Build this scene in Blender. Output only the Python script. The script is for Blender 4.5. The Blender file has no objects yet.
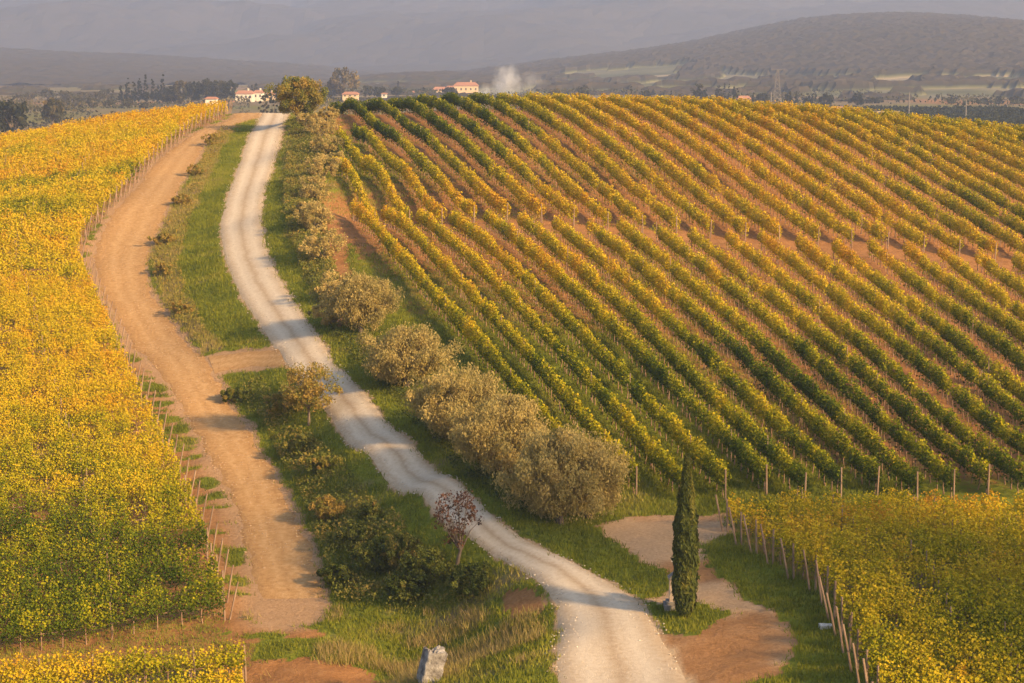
import bpy, math, random
import numpy as np
from math import radians, sin, cos, tan, atan, pi

SC = bpy.context.scene
COL = SC.collection
rng = np.random.default_rng(7)
random.seed(7)

# ------------------------------------------------------------------ camera, sky, sun, exposure
F = 1991.0                                   # focal length in pixels of a 1024 px wide frame
PITCH = atan((341.5 - 60.0) / F)             # the true horizon lies at row 60
CZ = 32.0
cd = bpy.data.cameras.new('camera'); cam = bpy.data.objects.new('camera', cd); COL.objects.link(cam)
cd.sensor_width = 36; cd.lens = 36 * F / 1024; cd.clip_start = 1; cd.clip_end = 20000
cam.location = (0, 0, CZ); cam.rotation_euler = (pi / 2 - PITCH, 0, 0)
SC.camera = cam
SUN_EL = radians(24); SUN_AZ = radians(130)  # azimuth from +Y (view direction) clockwise: low on the right, a little behind
W = bpy.data.worlds.new('World'); SC.world = W; W.use_nodes = True
wn = W.node_tree.nodes; wl = W.node_tree.links
sky = wn.new('ShaderNodeTexSky'); sky.sky_type = 'NISHITA'; sky.sun_disc = False
sky.sun_elevation = SUN_EL; sky.sun_rotation = SUN_AZ; sky.dust_density = 2.5
wn['Background'].inputs[1].default_value = 0.11
wl.new(sky.outputs[0], wn['Background'].inputs[0])
sd = bpy.data.lights.new('sun', 'SUN'); sun = bpy.data.objects.new('sun', sd); COL.objects.link(sun)
sd.energy = 5.0; sd.angle = radians(4); sd.color = (1.0, 0.66, 0.30)
sun.rotation_euler = (pi / 2 - SUN_EL, 0, pi - SUN_AZ)
sun.location = (200, -80, 150)
SC.view_settings.view_transform = 'Standard'; SC.view_settings.look = 'None'
SC.view_settings.exposure = 1.08; SC.view_settings.gamma = 1
SC.render.engine = 'CYCLES'
SC.cycles.max_bounces = 6; SC.cycles.diffuse_bounces = 3; SC.cycles.volume_bounces = 1
SC.cycles.transparent_max_bounces = 8

# ------------------------------------------------------------------ helpers
FWD = np.array([0, cos(PITCH), -sin(PITCH)]); UP = np.array([0, sin(PITCH), cos(PITCH)])
def ray(u, v):
    return FWD + np.array([1, 0, 0]) * ((u - 512) / F) + UP * ((341.5 - v) / F)
def at_depth(u, v, Y):                       # the point of the place seen at (u, v) and Y metres ahead
    d = ray(u, v); t = Y / d[1]
    return np.array([d[0] * t, Y, CZ + d[2] * t])
def project(P):
    q = np.asarray(P, float) - np.array([0, 0, CZ])
    dep = q @ FWD
    dep = np.where(dep < 1, 1, dep)
    return 512 + F * q[..., 0] / dep, 341.5 - F * (q @ UP) / dep

def hash2(ix, iy, seed):
    h = (ix.astype(np.int64) * 374761393 + iy.astype(np.int64) * 668265263 + seed * 1442695041) & 0x7fffffff
    h = ((h ^ (h >> 13)) * 1274126177) & 0x7fffffff
    return ((h ^ (h >> 16)) & 0xffff) / 65535.0
def vnoise(x, y, seed=0):
    x = np.asarray(x, float); y = np.asarray(y, float)
    ix = np.floor(x); iy = np.floor(y); fx = x - ix; fy = y - iy
    fx = fx * fx * (3 - 2 * fx); fy = fy * fy * (3 - 2 * fy)
    a = hash2(ix, iy, seed); b = hash2(ix + 1, iy, seed); c = hash2(ix, iy + 1, seed); d = hash2(ix + 1, iy + 1, seed)
    return (a * (1 - fx) + b * fx) * (1 - fy) + (c * (1 - fx) + d * fx) * fy
def fbm(x, y, seed=0, octv=4):
    s = 0; a = 0.5; n = 0
    for i in range(octv):
        s = s + a * vnoise(x, y, seed + i * 17); n += a; a *= .5; x = np.asarray(x) * 2.03 + 5.1; y = np.asarray(y) * 2.03 + 1.7
    return s / n
def sstep(a, b, x):
    t = np.clip((np.asarray(x, float) - a) / (b - a), 0, 1); return t * t * (3 - 2 * t)
def worley(x, y, cell, seed=0):
    x = np.asarray(x, float) / cell; y = np.asarray(y, float) / cell
    ix = np.floor(x); iy = np.floor(y); best = np.full(x.shape, 9.0)
    for dx in (-1, 0, 1):
        for dy in (-1, 0, 1):
            px = ix + dx + .1 + .8 * hash2(ix + dx, iy + dy, seed); py = iy + dy + .1 + .8 * hash2(ix + dx, iy + dy, seed + 5)
            best = np.minimum(best, (x - px) ** 2 + (y - py) ** 2)
    return np.sqrt(best)

def mesh_np(name, verts, faces, mat=None, parent=None, attrs=None, smooth=False):
    """faces: int array (n,3) or (n,4); attrs: name -> per-vertex floats."""
    verts = np.asarray(verts, np.float32); faces = np.asarray(faces, np.int32)
    me = bpy.data.meshes.new(name)
    k = faces.shape[1]; n = len(faces)
    me.vertices.add(len(verts)); me.vertices.foreach_set('co', verts.ravel())
    me.loops.add(n * k); me.loops.foreach_set('vertex_index', faces.ravel())
    me.polygons.add(n); me.polygons.foreach_set('loop_start', np.arange(0, n * k, k, dtype=np.int32))
    me.polygons.foreach_set('use_smooth', np.full(n, smooth))
    me.update(calc_edges=True)
    for a, val in (attrs or {}).items():
        at = me.attributes.new(a, 'FLOAT', 'POINT'); at.data.foreach_set('value', np.asarray(val, np.float32))
    if mat: me.materials.append(mat)
    o = bpy.data.objects.new(name, me); COL.objects.link(o)
    if parent: o.parent = parent
    return o
def tag(o, label=None, cat=None, group=None, kind=None):
    if label: o['label'] = label
    if cat: o['category'] = cat
    if group: o['group'] = group
    if kind: o['kind'] = kind
    return o
def empty(name, loc, rz=0):
    o = bpy.data.objects.new(name, None); COL.objects.link(o); o.location = [float(a) for a in loc]; o.rotation_euler = (0, 0, rz)
    o.empty_display_size = .3
    return o
class MB:
    """collects boxes and tapered tubes (local coordinates), builds ONE mesh object"""
    def __init__(s): s.v = []; s.f = []
    def box(s, c, d, rz=0):
        b = len(s.v); x, y, z = [q / 2 for q in d]
        for sz in (-1, 1):
            for sx, sy in ((-1, -1), (1, -1), (1, 1), (-1, 1)):
                px, py = sx * x, sy * y
                s.v.append((c[0] + px * cos(rz) - py * sin(rz), c[1] + px * sin(rz) + py * cos(rz), c[2] + sz * z))
        for q in ((0, 3, 2, 1), (4, 5, 6, 7), (0, 1, 5, 4), (1, 2, 6, 5), (2, 3, 7, 6), (3, 0, 4, 7)): s.f.append([b + i for i in q])
        return s
    def tube(s, pts, rad, n=6):
        pts = [np.array(p, float) for p in pts]; b = len(s.v)
        for i, p in enumerate(pts):
            d = pts[min(i + 1, len(pts) - 1)] - pts[max(i - 1, 0)]; d = d / (np.linalg.norm(d) + 1e-9)
            a = np.cross(d, (0, 1, 0) if abs(d[1]) < .8 else (1, 0, 0)); a /= np.linalg.norm(a); c = np.cross(d, a)
            r = rad[i] if hasattr(rad, '__len__') else rad
            for k in range(n):
                t = 2 * pi * k / n; s.v.append(tuple(p + r * (cos(t) * a + sin(t) * c)))
        for i in range(len(pts) - 1):
            for k in range(n):
                s.f.append([b + i * n + k, b + i * n + (k + 1) % n, b + (i + 1) * n + (k + 1) % n, b + (i + 1) * n + k])
        c1 = len(s.v); s.v.append(tuple(pts[0])); c2 = len(s.v); s.v.append(tuple(pts[-1]))
        for k in range(n):
            s.f.append([c1, b + (k + 1) % n, b + k]); s.f.append([c2, b + (len(pts) - 1) * n + k, b + (len(pts) - 1) * n + (k + 1) % n])
        return s
    def prism(s, prof, y0, y1):              # profile in x,z extruded along y
        b = len(s.v); n = len(prof)
        for y in (y0, y1):
            for x, z in prof: s.v.append((x, y, z))
        s.f.append([b + i for i in range(n)]); s.f.append([b + n + i for i in range(n)][::-1])
        for i in range(n): s.f.append([b + i, b + n + i, b + n + (i + 1) % n, b + (i + 1) % n])
        return s
    def build(s, name, mat, parent=None):
        me = bpy.data.meshes.new(name); me.from_pydata([tuple(map(float, v)) for v in s.v], [], s.f); me.update()
        if mat: me.materials.append(mat)
        o = bpy.data.objects.new(name, me); COL.objects.link(o)
        if parent: o.parent = parent
        return o
ONES = 'first second third fourth fifth sixth seventh eighth ninth'.split()
TEENS = 'tenth eleventh twelfth thirteenth fourteenth fifteenth sixteenth seventeenth eighteenth nineteenth'.split()
TENS = {2: ('twentieth', 'twenty'), 3: ('thirtieth', 'thirty'), 4: ('fortieth', 'forty'), 5: ('fiftieth', 'fifty'), 6: ('sixtieth', 'sixty'), 7: ('seventieth', 'seventy')}
def ordinal(n):
    if n < 10: return ONES[n - 1]
    if n < 20: return TEENS[n - 10]
    a, b = divmod(n, 10)
    return TENS[a][0] if b == 0 else TENS[a][1] + '-' + ONES[b - 1]

# ------------------------------------------------------------------ materials
def new_mat(name, rough=.9):
    m = bpy.data.materials.new(name); m.use_nodes = True; nt = m.node_tree
    b = nt.nodes['Principled BSDF']; b.inputs['Roughness'].default_value = rough
    b.inputs['Specular IOR Level'].default_value = .04
    return m, nt, b
def ramp(nt, stops, src, interp='LINEAR'):
    r = nt.nodes.new('ShaderNodeValToRGB'); r.color_ramp.interpolation = interp; e = r.color_ramp.elements
    while len(e) < len(stops): e.new(.5)
    for i, (p, c) in enumerate(stops): e[i].position = p; e[i].color = (*c, 1)
    nt.links.new(src, r.inputs[0]); return r.outputs[0]
def noise(nt, scale, detail=4, rough=.6, vec=None, stretch=None):
    n = nt.nodes.new('ShaderNodeTexNoise'); n.inputs['Scale'].default_value = scale
    n.inputs['Detail'].default_value = detail; n.inputs['Roughness'].default_value = rough
    if vec is None: vec = nt.nodes.new('ShaderNodeNewGeometry').outputs['Position']
    if stretch:
        mp = nt.nodes.new('ShaderNodeMapping'); mp.inputs['Scale'].default_value = stretch
        nt.links.new(vec, mp.inputs[0]); vec = mp.outputs[0]
    nt.links.new(vec, n.inputs['Vector']); return n.outputs['Fac']
def mixc(nt, f, a, b, mode='MIX'):
    m = nt.nodes.new('ShaderNodeMix'); m.data_type = 'RGBA'; m.blend_type = mode
    for sock, val in ((m.inputs[0], f), (m.inputs[6], a), (m.inputs[7], b)):
        if isinstance(val, (int, float)): sock.default_value = val
        elif isinstance(val, tuple): sock.default_value = (*val, 1)
        else: nt.links.new(val, sock)
    return m.outputs[2]
def attr(nt, name):
    a = nt.nodes.new('ShaderNodeAttribute'); a.attribute_name = name; return a.outputs['Fac']
def math_(nt, op, a, b=0.0, c=None):
    m = nt.nodes.new('ShaderNodeMath'); m.operation = op
    for i, val in enumerate((a, b) if c is None else (a, b, c)):
        if isinstance(val, (int, float)): m.inputs[i].default_value = val
        else: nt.links.new(val, m.inputs[i])
    return m.outputs[0]
def bump(nt, b, h, dist, strength=1.0):
    n = nt.nodes.new('ShaderNodeBump'); n.inputs['Distance'].default_value = dist; n.inputs['Strength'].default_value = strength
    nt.links.new(h, n.inputs['Height']); nt.links.new(n.outputs[0], b.inputs['Normal'])

def leaf_mat(name, stops, trans=.35, rough=.55):
    m, nt, b = new_mat(name, rough)
    c = ramp(nt, stops, attr(nt, 'tint')); nt.links.new(c, b.inputs['Base Color'])
    t = nt.nodes.new('ShaderNodeBsdfTranslucent'); nt.links.new(c, t.inputs[0])
    mx = nt.nodes.new('ShaderNodeMixShader'); mx.inputs[0].default_value = trans
    nt.links.new(b.outputs[0], mx.inputs[1]); nt.links.new(t.outputs[0], mx.inputs[2])
    nt.links.new(mx.outputs[0], nt.nodes['Material Output'].inputs[0]); return m
def noisy_mat(name, c1, c2, scale, rough=.9, bmp=0.0, stretch=None):
    m, nt, b = new_mat(name, rough)
    n = noise(nt, scale, 5, .65, stretch=stretch)
    nt.links.new(ramp(nt, [(.3, c1), (.7, c2)], n), b.inputs['Base Color'])
    if bmp: bump(nt, b, n, bmp)
    return m

VINE = leaf_mat('vine leaves', [(0, (.03, .055, .006)), (.3, (.10, .135, .008)), (.5, (.34, .31, .010)), (.8, (.60, .42, .02)), (1, (.52, .27, .02))], .30)
OLIVE = leaf_mat('olive leaves', [(0, (.10, .095, .03)), (.5, (.30, .25, .085)), (1, (.54, .40, .14))], .35)
SHRUB = leaf_mat('shrub leaves', [(0, (.05, .07, .015)), (.5, (.17, .18, .035)), (1, (.38, .25, .06))], .3)
CYP = leaf_mat('cypress needles', [(0, (.03, .042, .012)), (.6, (.085, .10, .022)), (1, (.20, .18, .035))], .2)
GRASS = leaf_mat('grass blades', [(0, (.06, .085, .015)), (.4, (.22, .23, .022)), (.7, (.32, .27, .06)), (1, (.38, .27, .13))], .3)
FAR = leaf_mat('distant foliage', [(0, (.018, .025, .012)), (.5, (.07, .065, .03)), (1, (.24, .17, .06))], .15)
BARK = noisy_mat('bark', (.10, .075, .055), (.22, .17, .13), 6, bmp=.02, stretch=(1, 1, .2))
VSTEM = noisy_mat('vine stem bark', (.16, .10, .07), (.34, .22, .15), 5)
POST = noisy_mat('weathered post wood', (.17, .11, .075), (.34, .24, .17), 4, bmp=.01, stretch=(1, 1, .15))
STONE = noisy_mat('grey stone', (.12, .11, .10), (.32, .29, .26), 3.0, bmp=.05)
WHITE = noisy_mat('white painted iron', (.65, .62, .58), (.8, .78, .74), 4)

def ground_material():
    m, nt, b = new_mat('soil and turf', 1.0)
    big = noise(nt, .12, 5, .6); mid = noise(nt, .9, 5, .7); fine = noise(nt, 5.0, 5, .75)
    soil = ramp(nt, [(.25, (.15, .07, .028)), (.5, (.30, .145, .055)), (.75, (.44, .24, .105))], math_(nt, 'MULTIPLY_ADD', fine, .6, math_(nt, 'MULTIPLY', mid, .4)))
    pale = ramp(nt, [(.3, (.44, .32, .19)), (.7, (.62, .50, .34))], fine)
    soil = mixc(nt, attr(nt, 'pale'), soil, pale)
    green = ramp(nt, [(.3, (.06, .08, .012)), (.55, (.16, .18, .02)), (.8, (.27, .24, .04))], math_(nt, 'MULTIPLY_ADD', fine, .55, math_(nt, 'MULTIPLY', mid, .45)))
    dry = ramp(nt, [(.3, (.13, .10, .055)), (.7, (.27, .20, .11))], fine)
    turf = mixc(nt, ramp(nt, [(.35, (0, 0, 0)), (.65, (1, 1, 1))], math_(nt, 'ADD', attr(nt, 'dry'), math_(nt, 'MULTIPLY_ADD', mid, .8, -.4))), green, dry)
    g = math_(nt, 'ADD', attr(nt, 'grass'), math_(nt, 'MULTIPLY_ADD', mid, .7, -.35))
    g = math_(nt, 'ADD', g, math_(nt, 'MULTIPLY_ADD', fine, .7, -.35))
    gm = ramp(nt, [(.38, (0, 0, 0)), (.62, (1, 1, 1))], g)
    nt.links.new(mixc(nt, gm, soil, turf), b.inputs['Base Color'])
    bump(nt, b, math_(nt, 'ADD', fine, mid), .10, .9)
    return m
GROUND = ground_material()
def road_material():
    m, nt, b = new_mat('white gravel', 1.0)
    ac = attr(nt, 'across'); n1 = noise(nt, .5, 4, .6); n2 = noise(nt, 4.0, 6, .75); n3 = noise(nt, 16.0, 3, .7)
    x = math_(nt, 'ADD', ac, math_(nt, 'MULTIPLY_ADD', n1, .16, -.08))
    rut = ramp(nt, [(0, (.35,) * 3), (.14, (.55,) * 3), (.27, (1,) * 3), (.40, (.75,) * 3), (.5, (.3,) * 3), (.60, (.75,) * 3), (.73, (1,) * 3), (.88, (.5,) * 3), (1, (.3,) * 3)], x)
    tone = math_(nt, 'ADD', math_(nt, 'MULTIPLY', rut, .52), math_(nt, 'MULTIPLY', n2, .72))
    c = ramp(nt, [(.30, (.34, .235, .14)), (.58, (.50, .38, .25)), (.9, (.68, .57, .42))], tone)
    c = mixc(nt, math_(nt, 'MULTIPLY', n3, .25), c, (.35, .28, .22))
    nt.links.new(c, b.inputs['Base Color'])
    bump(nt, b, math_(nt, 'ADD', math_(nt, 'MULTIPLY', n2, 1.0), math_(nt, 'MULTIPLY', n3, .4)), .05, .8); return m
def track_material():
    m, nt, b = new_mat('ochre dirt', 1.0)
    ac = attr(nt, 'across'); n1 = noise(nt, .4, 4, .6); n2 = noise(nt, 3.0, 6, .75); n3 = noise(nt, 12.0, 3, .7)
    x = math_(nt, 'ADD', ac, math_(nt, 'MULTIPLY_ADD', n1, .16, -.08))
    rut = ramp(nt, [(0, (.3,) * 3), (.25, (.6,) * 3), (.36, (.95,) * 3), (.5, (.6,) * 3), (.66, (.95,) * 3), (.8, (.6,) * 3), (1, (.3,) * 3)], x)
    tone = math_(nt, 'ADD', math_(nt, 'MULTIPLY', rut, .25), math_(nt, 'MULTIPLY', n2, .8))
    c = ramp(nt, [(.3, (.25, .13, .05)), (.55, (.46, .27, .11)), (.85, (.66, .44, .22))], tone)
    c = mixc(nt, math_(nt, 'MULTIPLY', n3, .3), c, (.26, .15, .08))
    nt.links.new(c, b.inputs['Base Color']); bump(nt, b, math_(nt, 'ADD', n2, math_(nt, 'MULTIPLY', n3, .5)), .07, .9); return m

# ------------------------------------------------------------------ terrain
PIX = [  # (u, v, metres ahead)
 (275,114,285),(268,130,255),(258,160,228),(246,195,205),(240,223,192),(245,252,180),(260,287,168),(282,320,157),(300,350,148),
 (328,383,139),(352,410,132),(387,447,123.5),(428,484,115.5),(461,516,109.5),(484,533,107),(516,551,104),(549,568,101),(580,583,99),
 (600,600,96),(607,620,93),(612,645,89),(620,683,84),(635,760,74),
 (240,118,275),(208,130,255),(188,149,238),(168,173,222),(145,203,205),(128,233,194),(120,262,184),(125,290,176),(143,320,167),
 (160,345,159.5),(178,370,152),(192,398,145),(210,429,137.5),(228,464,130),(245,498,123.5),(260,533,117.5),(275,568,112),(283,600,107),(283,625,102.5),
 (228,114,280),(190,133,252),(150,167,225),(115,205,204),(85,240,191),(80,265,184),(95,300,173),(115,345,160),(138,395,146),
 (160,440,136),(183,490,126),(205,540,116.5),(225,600,107),
 (0,152,262),(100,132,268),(0,200,215),(0,260,182),(0,330,160),(0,420,140),(0,520,120),(0,600,107.5),(100,600,107.5),(100,520,120),
 (80,420,140),(40,330,160),(-200,160,255),(-200,260,182),(-200,420,140),(-200,600,107.5),
 (0,683,96),(120,683,95.5),(240,683,95),(330,650,98.5),(430,665,97),(500,650,94.7),(520,610,97.5),(450,620,101.5),(400,600,104.5),
 (340,600,106.5),(330,560,112),(420,560,108.5),(470,560,106),(310,500,122),(360,500,119),(400,510,115),(285,450,132),(330,450,128.5),
 (255,410,142),(290,400,140),(235,385,147.5),(405,493,114.5),(464,539,106.5),(546,586,98.5),(553,645,89.5),(364,455,123),
 (450,110,262),(560,110,262),(712,114,262),(860,124,262),(1024,142,262),(1150,157,262),(345,119,262),
 (352,228,194),(507,222,194),(610,229,194),(711,238,194),(853,247,194),(1024,262,194),(1150,272,194),
 (640,500,115),(848,500,114.5),(965,495,116),(1060,498,115),(730,535,108),(829,594,94.6),(870,683,81),(1024,683,81),(1024,600,94),
 (1024,540,106),(900,540,106),(1150,600,94),(685,620,92),(700,560,102),(620,545,105)]
XYZ = [  # (x, y, z below the camera)
 (-27,255,-7.0),(-22.5,228,-9.6),(-19.5,205,-12.1),(-18,192,-14.1),(-17,180,-15.8),(-14,168,-17.8),(-11.5,157,-19.4),(-9.5,148,-20.6),
 (-7,139,-21.8),(-4.5,130,-23.2),(-1.5,122,-24.3),(1.5,115,-25.1),(4,109,-25.6),(-19,215,-12.4),(-20,235,-9.8),
 (-40,60,-30.8),(0,60,-27.8),(40,60,-26.5),(90,60,-26),(100,115,-25.5),(100,194,-22),(105,262,-15),
 (-20,300,-10.0),(20,300,-9.8),(60,300,-12),(105,300,-17),(-60,300,-15.5),(-42,300,-10.5),(-100,262,-16),(-100,184,-21),(-100,140,-27),(-100,107,-30.5),(-100,300,-20),
 (-38,315,-9.5),(0,350,-15),(50,350,-17),(110,350,-22),(-50,350,-15.5),(-100,350,-22),(0,420,-22),(60,420,-23),(-60,420,-22.5),(-120,420,-24),(130,420,-24)]
ctrl = [at_depth(*p) for p in PIX] + [np.array([x, y, CZ + z]) for x, y, z in XYZ]
ctrl = np.array(ctrl); cx, cy, cz = ctrl.T; MQ = 3.0
A = np.sqrt((cx[:, None] - cx) ** 2 + (cy[:, None] - cy) ** 2 + MQ ** 2)
n = len(ctrl); Pm = np.stack([np.ones(n), cx / 100, cy / 100], 1)
M = np.zeros((n + 3, n + 3)); M[:n, :n] = A - np.eye(n) * .15; M[:n, n:] = Pm; M[n:, :n] = Pm.T
wts = np.linalg.solve(M, np.r_[cz, 0, 0, 0])
PLAIN = CZ - 24.0
def rbf(x, y):
    x = np.asarray(x, float); y = np.asarray(y, float); sh = x.shape; x = x.ravel(); y = y.ravel(); out = np.empty(len(x))
    for i in range(0, len(x), 40000):
        a = x[i:i + 40000, None]; b = y[i:i + 40000, None]
        out[i:i + 40000] = np.sqrt((a - cx) ** 2 + (b - cy) ** 2 + MQ ** 2) @ wts[:-3] + wts[-3] + wts[-2] * a[:, 0] / 100 + wts[-1] * b[:, 0] / 100
    return out.reshape(sh)
SHADE_HILLC = (94.0, 30.0); SHADE_HILLH = 46.0  # unseen knoll, added right of the frame to shade the foreground
def H0(x, y):                                # the bare ground without small relief, plus the added shading knoll
    x, y = np.broadcast_arrays(np.asarray(x, float), np.asarray(y, float))
    k = np.maximum(sstep(350, 430, y), np.maximum(sstep(115, 260, x), sstep(105, 240, -x)))
    far = PLAIN + 5 * (fbm(x / 260, y / 260, 3) - .5) + (1 - sstep(300, 900, y)) * 0
    xc = np.clip(x, -260, 260); yc = np.clip(y, 20, 440)
    hill = SHADE_HILLH * np.exp(-(((x - SHADE_HILLC[0]) / 34) ** 2 + ((y - SHADE_HILLC[1]) / 27) ** 2))
    return np.where(k < 1, rbf(xc, yc) * (1 - k) + far * k, far) + hill
def cast(u, v, H=H0):
    u = np.atleast_1d(np.asarray(u, float)); v = np.atleast_1d(np.asarray(v, float))
    D = FWD + ((u - 512) / F)[:, None] * np.array([1, 0, 0]) + ((341.5 - v) / F)[:, None] * UP
    D = D / D[:, 1:2]
    ys = np.r_[np.arange(62, 450, 1.5), np.arange(450, 5000, 30)]
    lo = np.full(len(u), 62.); hi = np.full(len(u), 5000.); done = np.zeros(len(u), bool)
    for y in ys:
        below = (CZ + D[:, 2] * y < H(D[:, 0] * y, np.full(len(u), y))) & ~done
        hi[below] = y; done |= below; lo[~done] = y
    for _ in range(14):
        mid = (lo + hi) / 2; b = CZ + D[:, 2] * mid < H(D[:, 0] * mid, mid); hi = np.where(b, mid, hi); lo = np.where(b, lo, mid)
    return np.stack([D[:, 0] * hi, hi, CZ + D[:, 2] * hi], 1)

def resample(P, step):
    P = np.asarray(P, float); s = np.r_[0, np.cumsum(np.linalg.norm(np.diff(P[:, :2], axis=0), axis=1))]
    t = np.linspace(0, s[-1], max(2, int(s[-1] / step) + 1))
    return t, s
def smooth_poly(P, it=2):
    P = np.asarray(P, float)
    for _ in range(it):
        Q = P.copy(); Q[1:-1] = .25 * P[:-2] + .5 * P[1:-1] + .25 * P[2:]; P = Q
    return P
class Strip:
    """a road or track: pairs of edge points seen in the photograph, laid on the ground"""
    def __init__(s, pairs, extra_far=None, step=.5):
        L = cast([p[0] for p in pairs], [p[1] for p in pairs])[:, :2]; R = cast([p[2] for p in pairs], [p[3] for p in pairs])[:, :2]
        if extra_far: L = np.vstack([[e[0] for e in extra_far], L]); R = np.vstack([[e[1] for e in extra_far], R])
        C = (L + R) / 2; t, ss = resample(C, step)
        # Catmull-like smoothing: dense linear then blur
        f = lambda A: np.stack([np.interp(t, ss, A[:, 0]), np.interp(t, ss, A[:, 1])], 1)
        k = int(6 / step)
        def blur(A):
            B = np.vstack([np.repeat(A[:1], k, 0), A, np.repeat(A[-1:], k, 0)]); w = np.hanning(2 * k + 1); w /= w.sum()
            return np.stack([np.convolve(B[:, i], w, 'valid') for i in (0, 1)], 1)
        s.L = blur(f(L)); s.R = blur(f(R)); s.C = (s.L + s.R) / 2; T = np.gradient(s.C, axis=0); T /= np.linalg.norm(T, axis=1)[:, None]; s.hw = np.abs((s.R - s.L)[:, 0] * T[:, 1] - (s.R - s.L)[:, 1] * T[:, 0]) / 2; s.t = t
        s.z = None
    def dist(s, x, y):                       # signed distance to the edge (<0 inside), brute force in chunks
        x = np.asarray(x, float).ravel(); y = np.asarray(y, float).ravel(); out = np.full(len(x), 99.)
        bx0, by0 = s.C.min(0) - 15; bx1, by1 = s.C.max(0) + 15
        idx = np.where((x > bx0) & (x < bx1) & (y > by0) & (y < by1))[0]
        Cs = s.C[::2]; hs = s.hw[::2]
        for i in range(0, len(idx), 20000):
            j = idx[i:i + 20000]
            d = np.sqrt((x[j, None] - Cs[:, 0]) ** 2 + (y[j, None] - Cs[:, 1]) ** 2)
            m = np.argmin(d - hs, axis=1); out[j] = d[np.arange(len(j)), m] - hs[m]
        return out
    def build(s, name, mat, off, cross=14, rag=.12, fade=0):
        n = len(s.t); a = np.linspace(0, 1, cross)
        jl = rag * (fbm(s.t / 1.3, s.t * 0, 11) - .5) * 2 / (2 * s.hw); jr = rag * (fbm(s.t / 1.3, s.t * 0 + 9, 12) - .5) * 2 / (2 * s.hw)
        aa = a[None] * (1 + jr - jl)[:, None] + jl[:, None]
        X = s.L[:, None, 0] + (s.R - s.L)[:, None, 0] * aa; Y = s.L[:, None, 1] + (s.R - s.L)[:, None, 1] * aa
        Z = H(X, Y) + off
        if fade: Z -= (1.6 * off + .06) * (1 - sstep(0, fade, s.t[-1] - s.t))[:, None]
        Z[:, 0] -= off + .03; Z[:, -1] -= off + .03
        V = np.stack([X, Y, Z], 2).reshape(-1, 3); i = np.arange(n - 1)[:, None] * cross + np.arange(cross - 1)[None]
        Fc = np.stack([i, i + cross, i + cross + 1, i + 1], 2).reshape(-1, 4)
        return mesh_np(name, V, Fc, mat, attrs={'across': np.tile(a, n)}, smooth=True)

road = Strip([(262,113.5,289,114.5),(253,130,284,130),(240,160,276,160),(227,195,265,195),(219,225,262,222),(222,255,268,250),(237,290,284,284),
 (258,325,306,316),(280,356,325,344),(304,388,350,376),(329,417,375,404),(364,455,410,440),(405,493,452,476),(440,522,482,508),(464,539,506,527),
 (494,554,541,548),(525,573,573,563),(546,586,612,578),(557,603,638,596),(559,622,652,614),(554,645,664,640),(553,683,690,680),(556,740,720,740)],
 extra_far=[((-60,345),(-57,350)),((-46,325),(-43,329)),((-37.5,300),(-33.5,303))])
track = Strip([(232,117.5,262,116),(196,132,222,129),(170,150,205,147),(145,175,190,172),(118,205,172,202),(98,235,158,232),(92,262,147,262),
 (100,290,150,290),(116,320,170,318),(130,345,190,345),(158,372,212,368),(176,400,230,395),(196,430,250,428),(214,465,268,462),(232,500,288,497),
 (245,535,305,530),(254,570,320,565),(258,600,328,598),(262,622,322,622)], extra_far=[((-40,296),(-37,296))])
link = Strip([(196,356,204,378),(220,356,228,370),(244,351,250,363),(262,346,270,364),(284,348,294,374)], step=.3)

def flat_mask(x, y):                         # 0 on the roads, 1 away from them
    d = np.minimum(np.minimum(road.dist(x, y), track.dist(x, y)), link.dist(x, y)); return sstep(.0, 1.2, d).reshape(np.shape(x)), d.reshape(np.shape(x))
def H(x, y): return H0(x, y)
def relief(x, y):
    near = 1 - sstep(330, 400, y); m, d = flat_mask(x, y)
    return near * m * (.45 * (fbm(x / 3.2, y / 3.2, 21) - .5) + .16 * (fbm(x / .7, y / .7, 22, 3) - .5))

# pixel-traced regions of the ground cover
def inpoly(u, v, poly):
    p = np.array(poly, float); ins = np.zeros(np.shape(u), bool); j = len(p) - 1
    for i in range(len(p)):
        c = ((p[i, 1] > v) != (p[j, 1] > v)) & (u < (p[j, 0] - p[i, 0]) * (v - p[i, 1]) / (p[j, 1] - p[i, 1] + 1e-9) + p[i, 0]); ins ^= c; j = i
    return ins
def world_poly(pts): return cast([p[0] for p in pts], [p[1] for p in pts])[:, :2]
BARE = world_poly([(590,522),(640,514),(735,512),(742,530),(702,545),(722,575),(752,600),(785,625),(792,650),(770,676),(735,690),(700,700),(640,690),(640,600),(668,584),(660,568),(625,548),(598,538)])
VERGE = world_poly([(505,527),(540,522),(600,542),(640,558),(668,576),(655,585),(620,582),(570,564)])
ISLE = world_poly([(640,603),(655,597),(700,597),(728,612),(722,628),(700,637),(670,636),(648,626)])
ERODE = world_poly([(318,196),(338,200),(346,240),(352,300),(346,330),(332,320),(330,270),(318,235)])
PATCH = world_poly([(250,662),(300,657),(350,660),(375,672),(372,690),(240,700)])
LEDGE = world_poly([(505,596),(530,585),(548,592),(546,606),(520,615),(500,612)])
BANKR = world_poly([(286,128),(318,128),(318,190),(330,250),(345,300),(335,330),(310,285),(288,230),(282,180)])
SCRUB = world_poly([(196,132),(212,140),(190,185),(165,215),(150,262),(172,318),(205,352),(222,352),(196,310),(176,262),(192,215),(215,165),(235,128),(222,126)])
ROWDIR = .275; SP = 3.32
def row_k(x, y): return (x + 14.8 - ROWDIR * (185 - y)) / SP
def right_field(x, y): return (row_k(x, y) > -.6) & (y > 114) & (y < 280)
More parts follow.
